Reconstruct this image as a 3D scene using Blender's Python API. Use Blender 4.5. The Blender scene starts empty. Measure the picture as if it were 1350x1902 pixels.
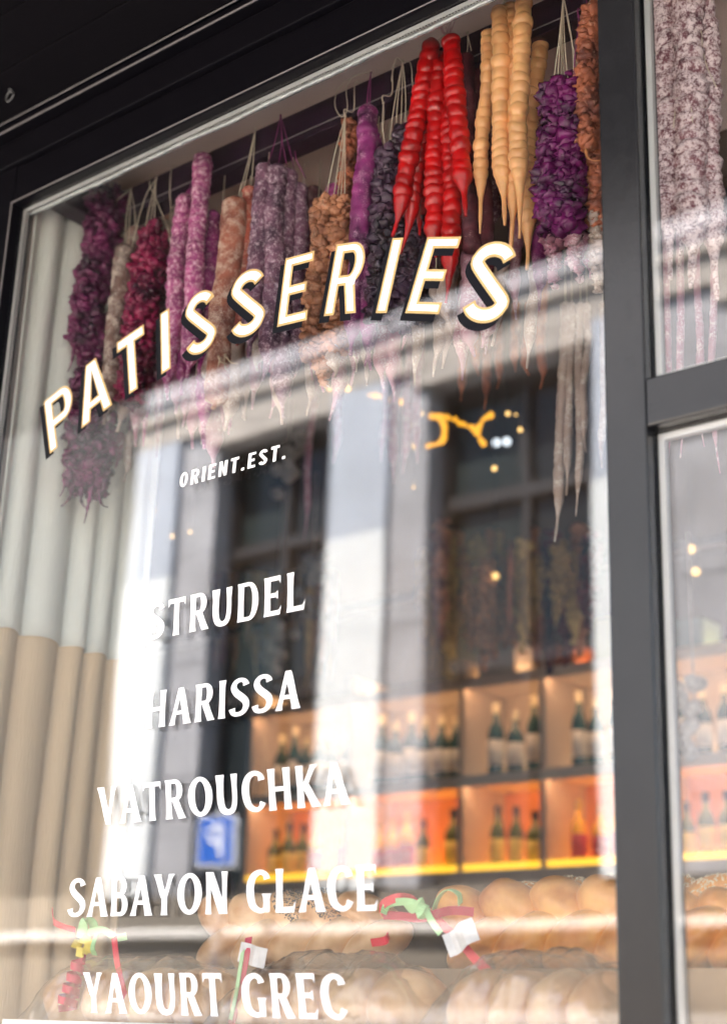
import bpy, math, random
from math import sin, cos, pi, radians
from mathutils import Vector, Matrix, noise
from mathutils.geometry import tessellate_polygon

random.seed(7)
sc = bpy.context.scene
COL = sc.collection

# ------------------------------------------------------------------ camera, sky, sun, exposure
EYE = 1.2
CAMD = 1.65                      # metres from the lens to the shop glass
FPX = 2828.0                     # focal length in pixels of the 1350 x 1902 photograph
CR = Vector((0.7766, 0.6292, 0.0332)); CU = Vector((0.1831, -0.2758, 0.9436)); CF = Vector((-0.6029, 0.7267, 0.3294))
cam = bpy.data.cameras.new('camera'); camo = bpy.data.objects.new('camera', cam); COL.objects.link(camo)
m = Matrix.Identity(4)
for i in range(3):
    m[i][0] = CR[i]; m[i][1] = CU[i]; m[i][2] = -CF[i]
m[0][3], m[1][3], m[2][3] = 0, -CAMD, EYE
camo.matrix_world = m
cam.sensor_fit = 'HORIZONTAL'; cam.sensor_width = 24; cam.lens = 24 * FPX / 1350
cam.clip_start = .05; cam.clip_end = 500
cam.dof.use_dof = True; cam.dof.focus_distance = 2.45; cam.dof.aperture_fstop = 2.2
sc.camera = camo

SUN_EL, SUN_AZ = radians(62), radians(-16)     # azimuth measured from +Y (behind the shop) towards +X
sund = Vector((sin(SUN_AZ) * cos(SUN_EL), cos(SUN_AZ) * cos(SUN_EL), sin(SUN_EL)))
w = bpy.data.worlds.new('World'); sc.world = w; w.use_nodes = True
nt = w.node_tree
sky = nt.nodes.new('ShaderNodeTexSky'); sky.sky_type = 'NISHITA'; sky.sun_disc = False
sky.sun_elevation = SUN_EL; sky.sun_rotation = SUN_AZ
nt.links.new(sky.outputs[0], nt.nodes['Background'].inputs[0]); nt.nodes['Background'].inputs[1].default_value = .09
sl = bpy.data.lights.new('sun', 'SUN'); sl.energy = 5; sl.angle = radians(.5); sl.color = (1, .92, .83)
slo = bpy.data.objects.new('sun', sl); COL.objects.link(slo)
slo.rotation_euler = (-sund).to_track_quat('-Z', 'Y').to_euler()
sc.view_settings.view_transform = 'Standard'; sc.view_settings.look = 'None'
sc.view_settings.gamma = 1; sc.view_settings.use_curve_mapping = False
sc.view_settings.exposure = 3.4
try:
    sc.cycles.use_denoising = True
    sc.cycles.max_bounces = 12; sc.cycles.transparent_max_bounces = 24; sc.cycles.glossy_bounces = 5
    sc.cycles.diffuse_bounces = 4; sc.cycles.sample_clamp_indirect = 6
    sc.cycles.caustics_reflective = False; sc.cycles.caustics_refractive = False
except Exception:
    pass

def P(px, py, Y):
    """world point on the plane y = Y seen at a pixel of the photograph"""
    d = CR * ((px - 675) / FPX) + CU * (-(py - 951) / FPX) + CF
    t = (Y + CAMD) / d.y
    return Vector((d.x * t, Y, EYE + d.z * t))
def PX(px, py, X):
    d = CR * ((px - 675) / FPX) + CU * (-(py - 951) / FPX) + CF
    t = X / d.x
    return Vector((X, -CAMD + d.y * t, EYE + d.z * t))
def mpp(px, py, Y):
    d = CR * ((px - 675) / FPX) + CU * (-(py - 951) / FPX) + CF
    return (Y + CAMD) / d.y / FPX

# ------------------------------------------------------------------ materials
MATS = {}
def newmat(name):
    mt = bpy.data.materials.new(name); mt.use_nodes = True
    return mt, mt.node_tree, mt.node_tree.nodes['Principled BSDF']
def mat(name, col, rough=.5, metal=0, spec=.5, var=.0, scale=30, bump=0, bscale=120, sss=0, coat=0, emit=None, estr=0, ssr=.01, stretch=None):
    if name in MATS: return MATS[name]
    mt, t, b = newmat(name)
    b.inputs['Roughness'].default_value = rough; b.inputs['Metallic'].default_value = metal
    b.inputs['Specular IOR Level'].default_value = spec
    b.inputs['Base Color'].default_value = (*col, 1)
    tc = t.nodes.new('ShaderNodeTexCoord'); src = tc.outputs['Object']
    if stretch:
        mp = t.nodes.new('ShaderNodeMapping'); mp.inputs['Scale'].default_value = stretch
        t.links.new(src, mp.inputs[0]); src = mp.outputs[0]
    if var:
        n = t.nodes.new('ShaderNodeTexNoise'); n.inputs['Scale'].default_value = scale; n.inputs['Detail'].default_value = 6
        t.links.new(src, n.inputs['Vector'])
        r = t.nodes.new('ShaderNodeValToRGB')
        r.color_ramp.elements[0].position = .3; r.color_ramp.elements[1].position = .7
        r.color_ramp.elements[0].color = (*[c * (1 - var) for c in col], 1); r.color_ramp.elements[1].color = (*[min(1, c * (1 + var)) for c in col], 1)
        t.links.new(n.outputs[0], r.inputs[0]); t.links.new(r.outputs[0], b.inputs['Base Color'])
    if bump:
        n = t.nodes.new('ShaderNodeTexNoise'); n.inputs['Scale'].default_value = bscale; n.inputs['Detail'].default_value = 4
        t.links.new(src, n.inputs['Vector'])
        bp = t.nodes.new('ShaderNodeBump'); bp.inputs['Strength'].default_value = bump; bp.inputs['Distance'].default_value = .004
        t.links.new(n.outputs[0], bp.inputs['Height']); t.links.new(bp.outputs[0], b.inputs['Normal'])
    if sss:
        b.inputs['Subsurface Weight'].default_value = sss; b.inputs['Subsurface Radius'].default_value = (1, .45, .3); b.inputs['Subsurface Scale'].default_value = ssr
    if coat: b.inputs['Coat Weight'].default_value = coat; b.inputs['Coat Roughness'].default_value = .15
    if emit: b.inputs['Emission Color'].default_value = (*emit, 1); b.inputs['Emission Strength'].default_value = estr
    MATS[name] = mt
    return mt
def dustmat(name, base, dust, amount=.5, rough=.6, fine=520, coarse=90, dark=None, bump=.5):
    """sugar or flour lying patchily over a coloured skin"""
    if name in MATS: return MATS[name]
    mt, t, b = newmat(name)
    b.inputs['Roughness'].default_value = rough
    tc = t.nodes.new('ShaderNodeTexCoord')
    def nz(s, d):
        n = t.nodes.new('ShaderNodeTexNoise'); n.inputs['Scale'].default_value = s; n.inputs['Detail'].default_value = d
        n.inputs['Roughness'].default_value = .65
        t.links.new(tc.outputs['Object'], n.inputs['Vector']); return n.outputs[0]
    a, c = nz(coarse, 5), nz(fine, 4)
    ad = t.nodes.new('ShaderNodeMath'); ad.operation = 'MULTIPLY_ADD'; ad.inputs[1].default_value = .75
    t.links.new(c, ad.inputs[0]); t.links.new(a, ad.inputs[2])
    r = t.nodes.new('ShaderNodeMapRange'); r.inputs[1].default_value = 1.13 - amount * .5; r.inputs[2].default_value = 1.33 - amount * .5
    t.links.new(ad.outputs[0], r.inputs[0])
    mx = t.nodes.new('ShaderNodeMix'); mx.data_type = 'RGBA'
    vr = t.nodes.new('ShaderNodeValToRGB'); n3 = nz(18, 3); t.links.new(n3, vr.inputs[0])
    vr.color_ramp.elements[0].position = .35; vr.color_ramp.elements[1].position = .65
    d_ = dark or [x * .45 for x in base]
    vr.color_ramp.elements[0].color = (*d_, 1); vr.color_ramp.elements[1].color = (*base, 1)
    t.links.new(r.outputs[0], mx.inputs[0]); t.links.new(vr.outputs[0], mx.inputs[6]); mx.inputs[7].default_value = (*dust, 1)
    t.links.new(mx.outputs[2], b.inputs['Base Color'])
    bp = t.nodes.new('ShaderNodeBump'); bp.inputs['Strength'].default_value = bump; bp.inputs['Distance'].default_value = .002
    t.links.new(ad.outputs[0], bp.inputs['Height']); t.links.new(bp.outputs[0], b.inputs['Normal'])
    MATS[name] = mt
    return mt
def glassmat(name, refl, tint=(1, 1, 1), rough=0.0):
    if name in MATS: return MATS[name]
    mt = bpy.data.materials.new(name); mt.use_nodes = True; t = mt.node_tree; t.nodes.clear()
    o = t.nodes.new('ShaderNodeOutputMaterial'); tr = t.nodes.new('ShaderNodeBsdfTransparent'); gl = t.nodes.new('ShaderNodeBsdfGlossy')
    tr.inputs[0].default_value = (*tint, 1); gl.inputs['Roughness'].default_value = rough
    lw = t.nodes.new('ShaderNodeLayerWeight'); lw.inputs[0].default_value = .5
    pw = t.nodes.new('ShaderNodeMath'); pw.operation = 'POWER'; pw.inputs[1].default_value = 4
    ma = t.nodes.new('ShaderNodeMath'); ma.operation = 'MULTIPLY_ADD'; ma.inputs[1].default_value = 1 - refl; ma.inputs[2].default_value = refl
    mx = t.nodes.new('ShaderNodeMixShader')
    tc = t.nodes.new('ShaderNodeTexCoord'); n = t.nodes.new('ShaderNodeTexNoise'); n.inputs['Scale'].default_value = 3.5; n.inputs['Detail'].default_value = 1
    bp = t.nodes.new('ShaderNodeBump'); bp.inputs['Strength'].default_value = 1; bp.inputs['Distance'].default_value = .0003 if rough == 0 else .01
    t.links.new(tc.outputs['Object'], n.inputs['Vector']); t.links.new(n.outputs[0], bp.inputs['Height']); t.links.new(bp.outputs[0], gl.inputs['Normal'])
    t.links.new(lw.outputs['Facing'], pw.inputs[0]); t.links.new(pw.outputs[0], ma.inputs[0]); t.links.new(ma.outputs[0], mx.inputs[0])
    t.links.new(tr.outputs[0], mx.inputs[1]); t.links.new(gl.outputs[0], mx.inputs[2]); t.links.new(mx.outputs[0], o.inputs[0])
    MATS[name] = mt
    return mt
def emat(name, col, s):
    if name in MATS: return MATS[name]
    mt = bpy.data.materials.new(name); mt.use_nodes = True; t = mt.node_tree; t.nodes.clear()
    o = t.nodes.new('ShaderNodeOutputMaterial'); e = t.nodes.new('ShaderNodeEmission')
    e.inputs[0].default_value = (*col, 1); e.inputs[1].default_value = s; t.links.new(e.outputs[0], o.inputs[0])
    MATS[name] = mt
    return mt

# ------------------------------------------------------------------ mesh helpers
class MB:
    def __init__(s): s.v = []; s.f = []
    def add(s, vs, fs):
        n = len(s.v); s.v += [tuple(v) for v in vs]; s.f += [tuple(i + n for i in f) for f in fs]; return s
    def box(s, x0, x1, y0, y1, z0, z1, b=0):
        vs = [(x, y, z) for z in (z0, z1) for y in (y0, y1) for x in (x0, x1)]
        return s.add(vs, [(0, 2, 3, 1), (4, 5, 7, 6), (0, 1, 5, 4), (2, 6, 7, 3), (0, 4, 6, 2), (1, 3, 7, 5)])
    def tube(s, pts, r, seg=8, closed=False):
        pts = [Vector(p) for p in pts]; n = len(pts)
        rs = r if isinstance(r, (list, tuple)) else [r] * n
        vs = []; up = Vector((.13, .97, .2)).normalized(); prev = None
        for i, p in enumerate(pts):
            d = (pts[min(n - 1, i + 1)] - pts[max(0, i - 1)])
            if closed: d = pts[(i + 1) % n] - pts[i - 1]
            d.normalize()
            a = (prev - d * prev.dot(d)) if prev is not None else up.cross(d)
            if a.length < 1e-4: a = Vector((1, 0, 0)).cross(d)
            a.normalize(); prev = a; c = d.cross(a)
            for k in range(seg):
                q = 2 * pi * k / seg
                vs.append(p + (a * cos(q) + c * sin(q)) * rs[i])
        fs = []
        for i in range(n if closed else n - 1):
            j = (i + 1) % n
            for k in range(seg):
                l = (k + 1) % seg
                fs.append((i * seg + k, i * seg + l, j * seg + l, j * seg + k))
        if not closed:
            fs.append(tuple(range(seg - 1, -1, -1))); fs.append(tuple((n - 1) * seg + k for k in range(seg)))
        return s.add(vs, fs)
    def lathe(s, prof, c, seg=16):
        vs = [(c[0] + r * cos(2 * pi * k / seg), c[1] + r * sin(2 * pi * k / seg), c[2] + z) for r, z in prof for k in range(seg)]
        n = len(prof); fs = [(i * seg + k, i * seg + (k + 1) % seg, (i + 1) * seg + (k + 1) % seg, (i + 1) * seg + k) for i in range(n - 1) for k in range(seg)]
        fs.append(tuple(range(seg - 1, -1, -1))); fs.append(tuple((n - 1) * seg + k for k in range(seg)))
        return s.add(vs, fs)
    def build(s, name, mt, parent=None, smooth=False, bevel=0):
        me = bpy.data.meshes.new(name); me.from_pydata(s.v, [], s.f)
        if mt: me.materials.append(mt)
        if smooth:
            me.polygons.foreach_set('use_smooth', [True] * len(me.polygons))
        me.update()
        o = bpy.data.objects.new(name, me); COL.objects.link(o)
        if parent: o.parent = parent
        if bevel:
            bv = o.modifiers.new('bevel', 'BEVEL'); bv.width = bevel; bv.segments = 2; bv.limit_method = 'ANGLE'
        return o
def box(name, mt, x0, x1, y0, y1, z0, z1, parent=None, bevel=0):
    return MB().box(x0, x1, y0, y1, z0, z1).build(name, mt, parent, bevel=bevel)
def thing(name, label, cat, group=None):
    o = bpy.data.objects.new(name, None); COL.objects.link(o); o.empty_display_size = .05
    o['label'] = label; o['category'] = cat
    if group: o['group'] = group
    return o
def tag(o, label, cat, group=None):
    o['label'] = label; o['category'] = cat
    if group: o['group'] = group
    return o
def struct(o, stuff=False):
    o['kind'] = 'stuff' if stuff else 'structure'; return o

def ico():
    t = (1 + 5 ** .5) / 2
    v = [Vector(p).normalized() for p in [(-1, t, 0), (1, t, 0), (-1, -t, 0), (1, -t, 0), (0, -1, t), (0, 1, t), (0, -1, -t), (0, 1, -t), (t, 0, -1), (t, 0, 1), (-t, 0, -1), (-t, 0, 1)]]
    f = [(0, 11, 5), (0, 5, 1), (0, 1, 7), (0, 7, 10), (0, 10, 11), (1, 5, 9), (5, 11, 4), (11, 10, 2), (10, 7, 6), (7, 1, 8), (3, 9, 4), (3, 4, 2), (3, 2, 6), (3, 6, 8), (3, 8, 9), (4, 9, 5), (2, 4, 11), (6, 2, 10), (8, 6, 7), (9, 8, 1)]
    return v, f
def subdiv(v, f):
    v = list(v); c = {}; nf = []
    def mid(a, b):
        k = (min(a, b), max(a, b))
        if k not in c: c[k] = len(v); v.append(((v[a] + v[b]) / 2).normalized())
        return c[k]
    for a, b, d in f:
        ab, bd, da = mid(a, b), mid(b, d), mid(d, a)
        nf += [(a, ab, da), (b, bd, ab), (d, da, bd), (ab, bd, da)]
    return v, nf
ICO0 = ico(); ICO1 = subdiv(*ICO0); ICO2 = subdiv(*ICO1); ICO3 = subdiv(*ICO2)
def blob(mb, c, rx, ry, rz, rot=None, amp=.25, fr=1.5, base=ICO1, seed=None):
    sd = Vector((random.random() * 50, random.random() * 50, 0)) if seed is None else seed
    vs = []
    for q in base[0]:
        k = 1 + amp * noise.noise(q * fr + sd) * 2
        p = Vector((q.x * rx * k, q.y * ry * k, q.z * rz * k))
        if rot: p = rot @ p
        vs.append(p + c)
    mb.add(vs, base[1])
def rrot():
    return Matrix.Rotation(random.random() * 6.28, 3, 'X') @ Matrix.Rotation(random.random() * 6.28, 3, 'Y') @ Matrix.Rotation(random.random() * 6.28, 3, 'Z')
def crom(pts, n=8):
    pts = [Vector(p) for p in pts]; out = []
    for i in range(len(pts) - 1):
        p0, p1, p2, p3 = pts[max(0, i - 1)], pts[i], pts[i + 1], pts[min(len(pts) - 1, i + 2)]
        for k in range(n):
            t = k / n
            out.append(.5 * ((2 * p1) + (p2 - p0) * t + (2 * p0 - 5 * p1 + 4 * p2 - p3) * t * t + (3 * p1 - p0 - 3 * p2 + p3) * t ** 3))
    out.append(pts[-1]); return out

# ------------------------------------------------------------------ palette
BLACKP = mat('black_frame_paint', (.003, .0026, .004), rough=.45, spec=.07, bump=.05, bscale=300)
MULLP = mat('dark_grey_frame_paint', (.016, .016, .018), rough=.16, spec=.5, bump=.08, bscale=500, var=.08, scale=14)
CANOPY = mat('black_canopy_boards', (.0035, .0028, .004), rough=.7, spec=.06, bump=.1)
EDGE = mat('worn_edge_metal', (.22, .2, .2), rough=.4)
SPACER = mat('spacer_aluminium', (.62, .62, .60), rough=.4, metal=.6, bump=.3, bscale=900)
RUB = mat('rubber_gasket', (.012, .012, .016), rough=.35)
SEAL = mat('smeared_sealant', (.35, .37, .36), rough=.18, metal=.5, bump=.8, bscale=60, stretch=(1, 1, 1))
STONE = mat('grey_limestone', (.285, .285, .30), rough=.85, var=.16, scale=3, bump=.3, bscale=40)
STONEL = mat('pale_limestone', (.33, .30, .27), rough=.85, var=.12, scale=3, bump=.3, bscale=40)
SUNLIT = mat('painted_sunlit_stone', (.58, .60, .60), rough=.7, var=.03, scale=3)  # white colour stands for sunlight on the lower piers
LEDG = mat('ledge_stone', (.50, .48, .45), rough=.8, var=.08, scale=3)
GLASSO = glassmat('shop_glass', .048)

# ------------------------------------------------------------------ street and opposite building (seen mirrored in the glass)
struct(box('road', mat('pale_cobbles', (.32, .30, .28), rough=.9, var=.2, scale=8, bump=.4), -60, 60, -4.4, -1.0 - .9, -.12, -.02))
struct(box('pavement', mat('paving_stone', (.5, .47, .43), rough=.85, var=.12, scale=2, bump=.3), -60, 60, -1.9, 0, -.12, .1))
struct(box('far_pavement', MATS['paving_stone'], -60, 60, -6.3, -4.4, -.12, .1))
struct(box('ground', mat('earth', (.2, .19, .17), rough=.9), -250, 250, -250, 250, -.6, -.13))

fac = thing('stone_building', 'grey stone building with sunlight painted on its piers and tall dark windows mirrored in the shop glass', 'building')
FY = -6.0
openings = [(-7.80, -6.64), (-5.80, -4.49), (-3.55, -2.7), (-1.9, -.8), (.1, 1.2), (2.1, 3.2)]
wallx0, wallx1 = -8.68, 4.2
ZT, ZB = EYE + 4.28, EYE + .92
M = MB()
M.box(wallx0, wallx1, FY - 3, FY, ZT, EYE + 6.4)      # masonry above the windows
xs = [wallx0] + [x for o in openings for x in o] + [wallx1]
for i in range(0, len(xs), 2): M.box(xs[i], xs[i + 1], FY - 3, FY, ZB, ZT - .002)
M.build('wall', STONE, fac)
box('base_wall', mat('cream_render', (.15, .13, .105), rough=.8, var=.12, scale=2), wallx0, wallx1, FY - 3, FY + .04, 0.1, ZB - .002, fac)
box('roof', mat('slate', (.08, .08, .09)), wallx0 - .1, wallx1 + .1, FY - 3.2, FY + .1, EYE + 6.402, EYE + 6.7, fac)
for z0, z1, pr in ((4.42, 4.62, .04), (4.622, 4.68, .08), (5.5, 5.6, .08)):
    box('cornice', STONEL, wallx0, wallx1, FY + .001, FY + pr, EYE + z0, EYE + z1, fac)
box('stone_ledge', LEDG, wallx0, wallx1, FY + .04, FY + .10, EYE + .635, EYE + .70, fac, bevel=.015)
box('string_course', STONEL, wallx0, wallx1, FY + .04, FY + .12, EYE + .1, EYE + .2, fac)
DKF = mat('dark_window_frame', (.02, .018, .018), rough=.5)
PANE = mat('dark_window_pane', (.018, .022, .024), rough=.12, spec=.25)
PANEG = mat('green_grey_pane', (.022, .03, .03), rough=.15, spec=.25)
for k, (a, b) in enumerate(openings):
    fr = MB(); t = .06; yb = FY - .22
    fr.box(a, a + t, yb, yb + .06, ZB, ZT); fr.box(b - t, b, yb, yb + .06, ZB, ZT)
    for z in (ZB, EYE + 2.28, EYE + 3.4, ZT - .09): fr.box(a + t + .001, b - t - .001, yb + .004, yb + .056, z, z + .09)
    f = fr.build('window', DKF, fac)
    mid = (a + b) / 2
    MB().box(mid - .03, mid + .03, yb + .008, yb + .05, ZB + .09, ZT - .09).build('glazing_bar', DKF, f)
    for q, (z0, z1) in enumerate(((ZB + .09, EYE + 2.28), (EYE + 2.37, EYE + 3.4), (EYE + 3.49, ZT - .09))):
        for s, (p, r) in enumerate(((a + t, mid - .03), (mid + .03, b - t))):
            box('pane', PANEG if (s == 0 and q > 0) else PANE, p, r, yb - .01, yb - .002, z0, z1, f)
    box('reveal', STONEL, a - .1, b + .1, FY + .001, FY + .05, ZT, ZT + .13, fac)
for a, b in ((-8.67, -8.2), (-6.64, -6.11), (-4.49, -4.06), (-2.7, -2.3), (-.8, -.3), (1.2, 1.7)):  # pilasters: lower blocks whitened to look sunlit, blue-grey above that edge
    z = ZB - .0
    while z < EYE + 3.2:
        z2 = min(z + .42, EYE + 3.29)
        box('sunlit_block', SUNLIT, a, b, FY + .001, FY + .07, z + .0015, z2 - .0015, fac)
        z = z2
    box('pilaster', mat('blue_grey_stone', (.34, .37, .42), rough=.8, var=.1, scale=3), a, b, FY + .001, FY + .06, EYE + 3.294, EYE + 4.4, fac)
nb_ = thing('neighbour_building', 'plain dull building left of the stone one, mirrored faintly over the curtain', 'building')
box('wall', mat('dull_render', (.03, .032, .03), rough=.9, var=.1, scale=1), -30, wallx0 - .01, FY - 3, FY - .3, EYE + 1.0, EYE + 5.6, nb_)
box('base_wall', MATS['cream_render'], -30, wallx0 - .01, FY - 3, FY + .03, .1, EYE + .62, nb_)
box('stone_ledge', LEDG, -30, wallx0 - .01, FY - 3, FY + .09, EYE + .635, EYE + .70, nb_)
box('middle_band', MATS['cream_render'], -30, wallx0 - .01, FY - 3, FY - .2, EYE + .702, EYE + .998, nb_)
for k in range(len(xs) // 2):
    a = xs[2 * k]; b = xs[2 * k + 1]
    a2 = a + (.53 if k < 5 else .5)
    z = ZB
    while z < ZT - .1 and b - a2 > .1:
        z2 = min(z + .42, ZT); off = random.uniform(.0, .008)
        box('stone_block', STONE, a2 + .012, b - .004, FY + .001, FY + .014 + off, z + .0015, z2 - .0015, fac, bevel=.004)
        z = z2
for j_ in range(2):
    x = wallx0 + (.4 if j_ else 0)
    while x < wallx1:
        x2 = min(x + .82, wallx1)
        box('stone_block', STONE, x + .005, x2 - .005, FY + .001, FY + .024 + random.uniform(0, .01), EYE + 4.79 + j_ * .35, EYE + 5.13 + j_ * .35, fac, bevel=.006)
        x = x2
# parking sign
ps = thing('parking_sign', 'square blue parking sign on a grey post mirrored above the word SABAYON', 'sign')
c = P(400, 1562, 5.5); cx, cz = c.x, c.z; sy = -5.5; h = .165
box('sign_plate', mat('sign_white', (.8, .8, .8), rough=.4), cx - h, cx + h, sy - .02, sy, cz - h, cz + h, ps, bevel=.003)
box('sign_face', mat('sign_blue', (.012, .09, .42), rough=.4), cx - h + .018, cx + h - .018, sy + .001, sy + .004, cz - h + .018, cz + h - .018, ps)
MB().lathe([(.03, 0), (.03, cz + .14)], (cx, sy - .055, .1), 12).build('post', mat('galvanised', (.4, .4, .41), rough=.4, metal=.8), ps)
pm = MB()   # letter P faces the shop: seen from +Y its right is -X
pm.box(cx + .036, cx + .068, sy + .005, sy + .008, cz - .105, cz + .1)
pp = [(cx + .036, cz + .085)] + [(cx - .012 - .034 * sin(radians(q)), cz + .036 + .049 * cos(radians(q))) for q in range(0, 181, 15)] + [(cx + .036, cz - .013)]
vs = []
for q, (x_, z_) in enumerate(pp):
    a_, b_ = pp[max(0, q - 1)], pp[min(len(pp) - 1, q + 1)]; d_ = Vector((b_[0] - a_[0], b_[1] - a_[1])).normalized()
    for sg in (-1, 1):
        for y_ in (sy + .005, sy + .008): vs.append((x_ - d_.y * .012 * sg, y_, z_ + d_.x * .012 * sg))
fs = []
for q in range(len(pp) - 1):
    a_, b_ = 4 * q, 4 * q + 4; fs += [(a_, a_ + 2, b_ + 2, b_), (a_ + 1, b_ + 1, b_ + 3, a_ + 3), (a_, b_, b_ + 1, a_ + 1), (a_ + 2, a_ + 3, b_ + 3, b_ + 2)]
pm.add(vs, fs)
pm.build('letter', MATS['sign_white'], ps)

# ------------------------------------------------------------------ our own shop front
ZTOP = EYE + 1.59
XL, XM0, XM1, XR = -2.307, -.943, -.883, .9
ZR0, ZR1 = EYE + .765, EYE + .833
ZBOT = .55
sf = thing('shopfront', 'black framed shop front with a dark grey mullion and cross rail around double glazing', 'shop front')
def fbox(name, mt, *a, bevel=.003): return box(name, mt, *a, sf, bevel=bevel)
fbox('jamb', BLACKP, XL - .14, XL, -.02, .0215, .1, ZTOP + .2)
fbox('head', BLACKP, XL + .001, XR + 1, -.02, .0215, ZTOP, ZTOP + .085)
fbox('mullion', MULLP, XM0, XM1, -.02, .03, .1, ZTOP - .001)
fbox('cross_rail', MULLP, XM1 + .0005, XR + .5, -.0205, .03, ZR0, ZR1)
fbox('sill', BLACKP, XL + .001, XM0 - .001, -.03, .05, ZBOT - .06, ZBOT)
fbox('sill', BLACKP, XM1 + .001, XR + .5, -.03, .05, ZBOT - .06, ZBOT)
fbox('stall_riser', BLACKP, XL + .001, XM0 - .001, -.02, .05, .1, ZBOT - .062)
fbox('stall_riser', BLACKP, XM1 + .001, XR + .5, -.02, .05, .1, ZBOT - .062)
# stepped fascia above the head
fbox('fascia_board', BLACKP, XL - 4, XR + 1.2, -.032, .04, ZTOP + .087, ZTOP + .150)
fbox('fascia_board', BLACKP, XL - 4, XR + 1.2, -.055, .04, ZTOP + .152, ZTOP + .17)
fbox('trim_strip', EDGE, XL - 4, XR + 1.2, -.0575, -.0553, ZTOP + .1525, ZTOP + .1545, bevel=0)
fbox('trim_strip', EDGE, XL - 4, XR + 1.2, -.0645, -.0625, ZTOP + .1675, ZTOP + .1688, bevel=0)
fbox('trim_strip', EDGE, XL - .004, XR + .9, -.0235, -.0215, ZTOP + .001, ZTOP + .0022, bevel=0)
fbox('trim_strip', EDGE, XL - .0022, XL - .001, -.0235, -.0215, .6, ZTOP, bevel=0)
# canopy boards
ZC = ZTOP + .17
cano = thing('canopy', 'black boarded canopy over the shop front', 'canopy')
yy = -.066; k = 0
while yy > -1.0:
    y2 = max(yy - .111, -1.0)
    box('soffit_board', CANOPY, XL - 6, XR + 3, y2 + .0012, yy - .0012, ZC + (.0006 if k % 2 else 0), ZC + .02, cano, bevel=.001)
    yy = y2; k += 1
box('front_board', CANOPY, XL - 6, XR + 3, -1.03, -1.001, ZC - .02, ZC + .22, cano)
box('top_board', CANOPY, XL - 6, XR + 3, -1.0, -.002, ZC + .1, ZC + .14, cano)
c = P(20, 172, -.13)
hk = thing('canopy_hook', 'small black ring hook under the canopy at the upper left', 'hook')
q = MB(); R = .011
q.tube([(c.x + R * cos(a), -.131, ZC - .017 + R * sin(a)) for a in [2 * pi * i / 20 for i in range(20)]], .0022, 8, closed=True)
q.build('ring', mat('black_gloss', (.05, .05, .05), rough=.15, spec=.8), hk, smooth=True)
MB().lathe([(.006, 0), (.006, .004), (.003, .006)], (c.x, -.131, ZC - .007), 12).build('plate', MATS['black_gloss'], hk)
# upper wall of our own building, with the flanks beside the shop front
own = thing('shop_building', 'dark upper wall of the building the shop is in', 'building')
box('upper_wall', STONE, XL - 6, XR + 3, .0, 3.6, ZC + .142, 3.7, own)
box('side_wall', BLACKP, XL - 6, XL - .141, .0, .06, .1, ZTOP + .086, own)
box('side_wall', BLACKP, XR + .502, XR + 3, .0, .06, .1, ZTOP + .086, own)
box('lintel', BLACKP, XL - 6, XR + 3, .041, .3, ZTOP + .17, ZC + .141, own)

# double glazed panes, spacer bars, rubber
def glazing(x0, x1, z0, z1):
    p1 = box('glass_pane', GLASSO, x0, x1, 0.0, .004, z0, z1, sf)
    p2 = box('glass_pane', GLASSO, x0 + .0005, x1 - .0005, .0135, .0175, z0, z1, sf)
    s = .0085; e = .003; g = .0045
    for n, mt, i, ww, ya, yb in (('spacer_bar', SPACER, e, s, .0045, .0132),):
        box(n, mt, x0 + i, x0 + i + ww, ya, yb, z0 + i, z1 - i, sf); box(n, mt, x1 - i - ww, x1 - i, ya, yb, z0 + i, z1 - i, sf)
        box(n, mt, x0 + i + ww, x1 - i - ww, ya, yb, z1 - i - ww, z1 - i, sf); box(n, mt, x0 + i + ww, x1 - i - ww, ya, yb, z0 + i, z0 + i + ww, sf)
    ww = .010
    for n, mt, i, ya, yb in (('rubber_seal', RUB, 0, .018, .0212),):
        box(n, mt, x0, x0 + ww, ya, yb, z0, z1, sf, bevel=.002); box(n, mt, x1 - ww, x1, ya, yb, z0, z1, sf, bevel=.002)
        box(n, mt, x0 + ww, x1 - ww, ya, yb, z1 - ww, z1, sf, bevel=.002); box(n, mt, x0 + ww, x1 - ww, ya, yb, z0, z0 + ww, sf, bevel=.002)
glazing(XL + .001, XM0 - .001, ZBOT, ZTOP - .001)
glazing(XM1 + .001, XR + .5, ZR1 + .001, ZTOP - .001)
glazing(XM1 + .001, XR + .5, ZBOT, ZR0 - .001)
# shiny sealant bead smeared along the head
pts = []; n = 120
for i in range(n + 1):
    x = XL + .02 + (XM0 - XL - .03) * i / n
    pts.append((x, .0115 , ZTOP - .017 - .003 * noise.noise(Vector((x * 9, 0, 0)))))
MB().tube(pts, [.0045 + .0025 * abs(noise.noise(Vector((i * .3, 4, 0)))) for i in range(n + 1)], 8).build('sealant_bead', SEAL, sf, smooth=True)
# perforations on the spacer bars
q = MB()
x = XL + .014
while x < XM0 - .014:
    for zz in (0, .004): q.box(x, x + .0022, .0058 + zz, .0078 + zz, ZTOP - .0130, ZTOP - .0124)
    x += .006
z = 1.3
while z < ZTOP - .02:
    for yy in (0, .004): q.box(XL + .0124, XL + .0130, .0058 + yy, .0078 + yy, z, z + .0022)
    z += .006
q.build('perforation', mat('dark_hole', (.02, .02, .02)), sf)['kind'] = 'stuff'

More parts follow.
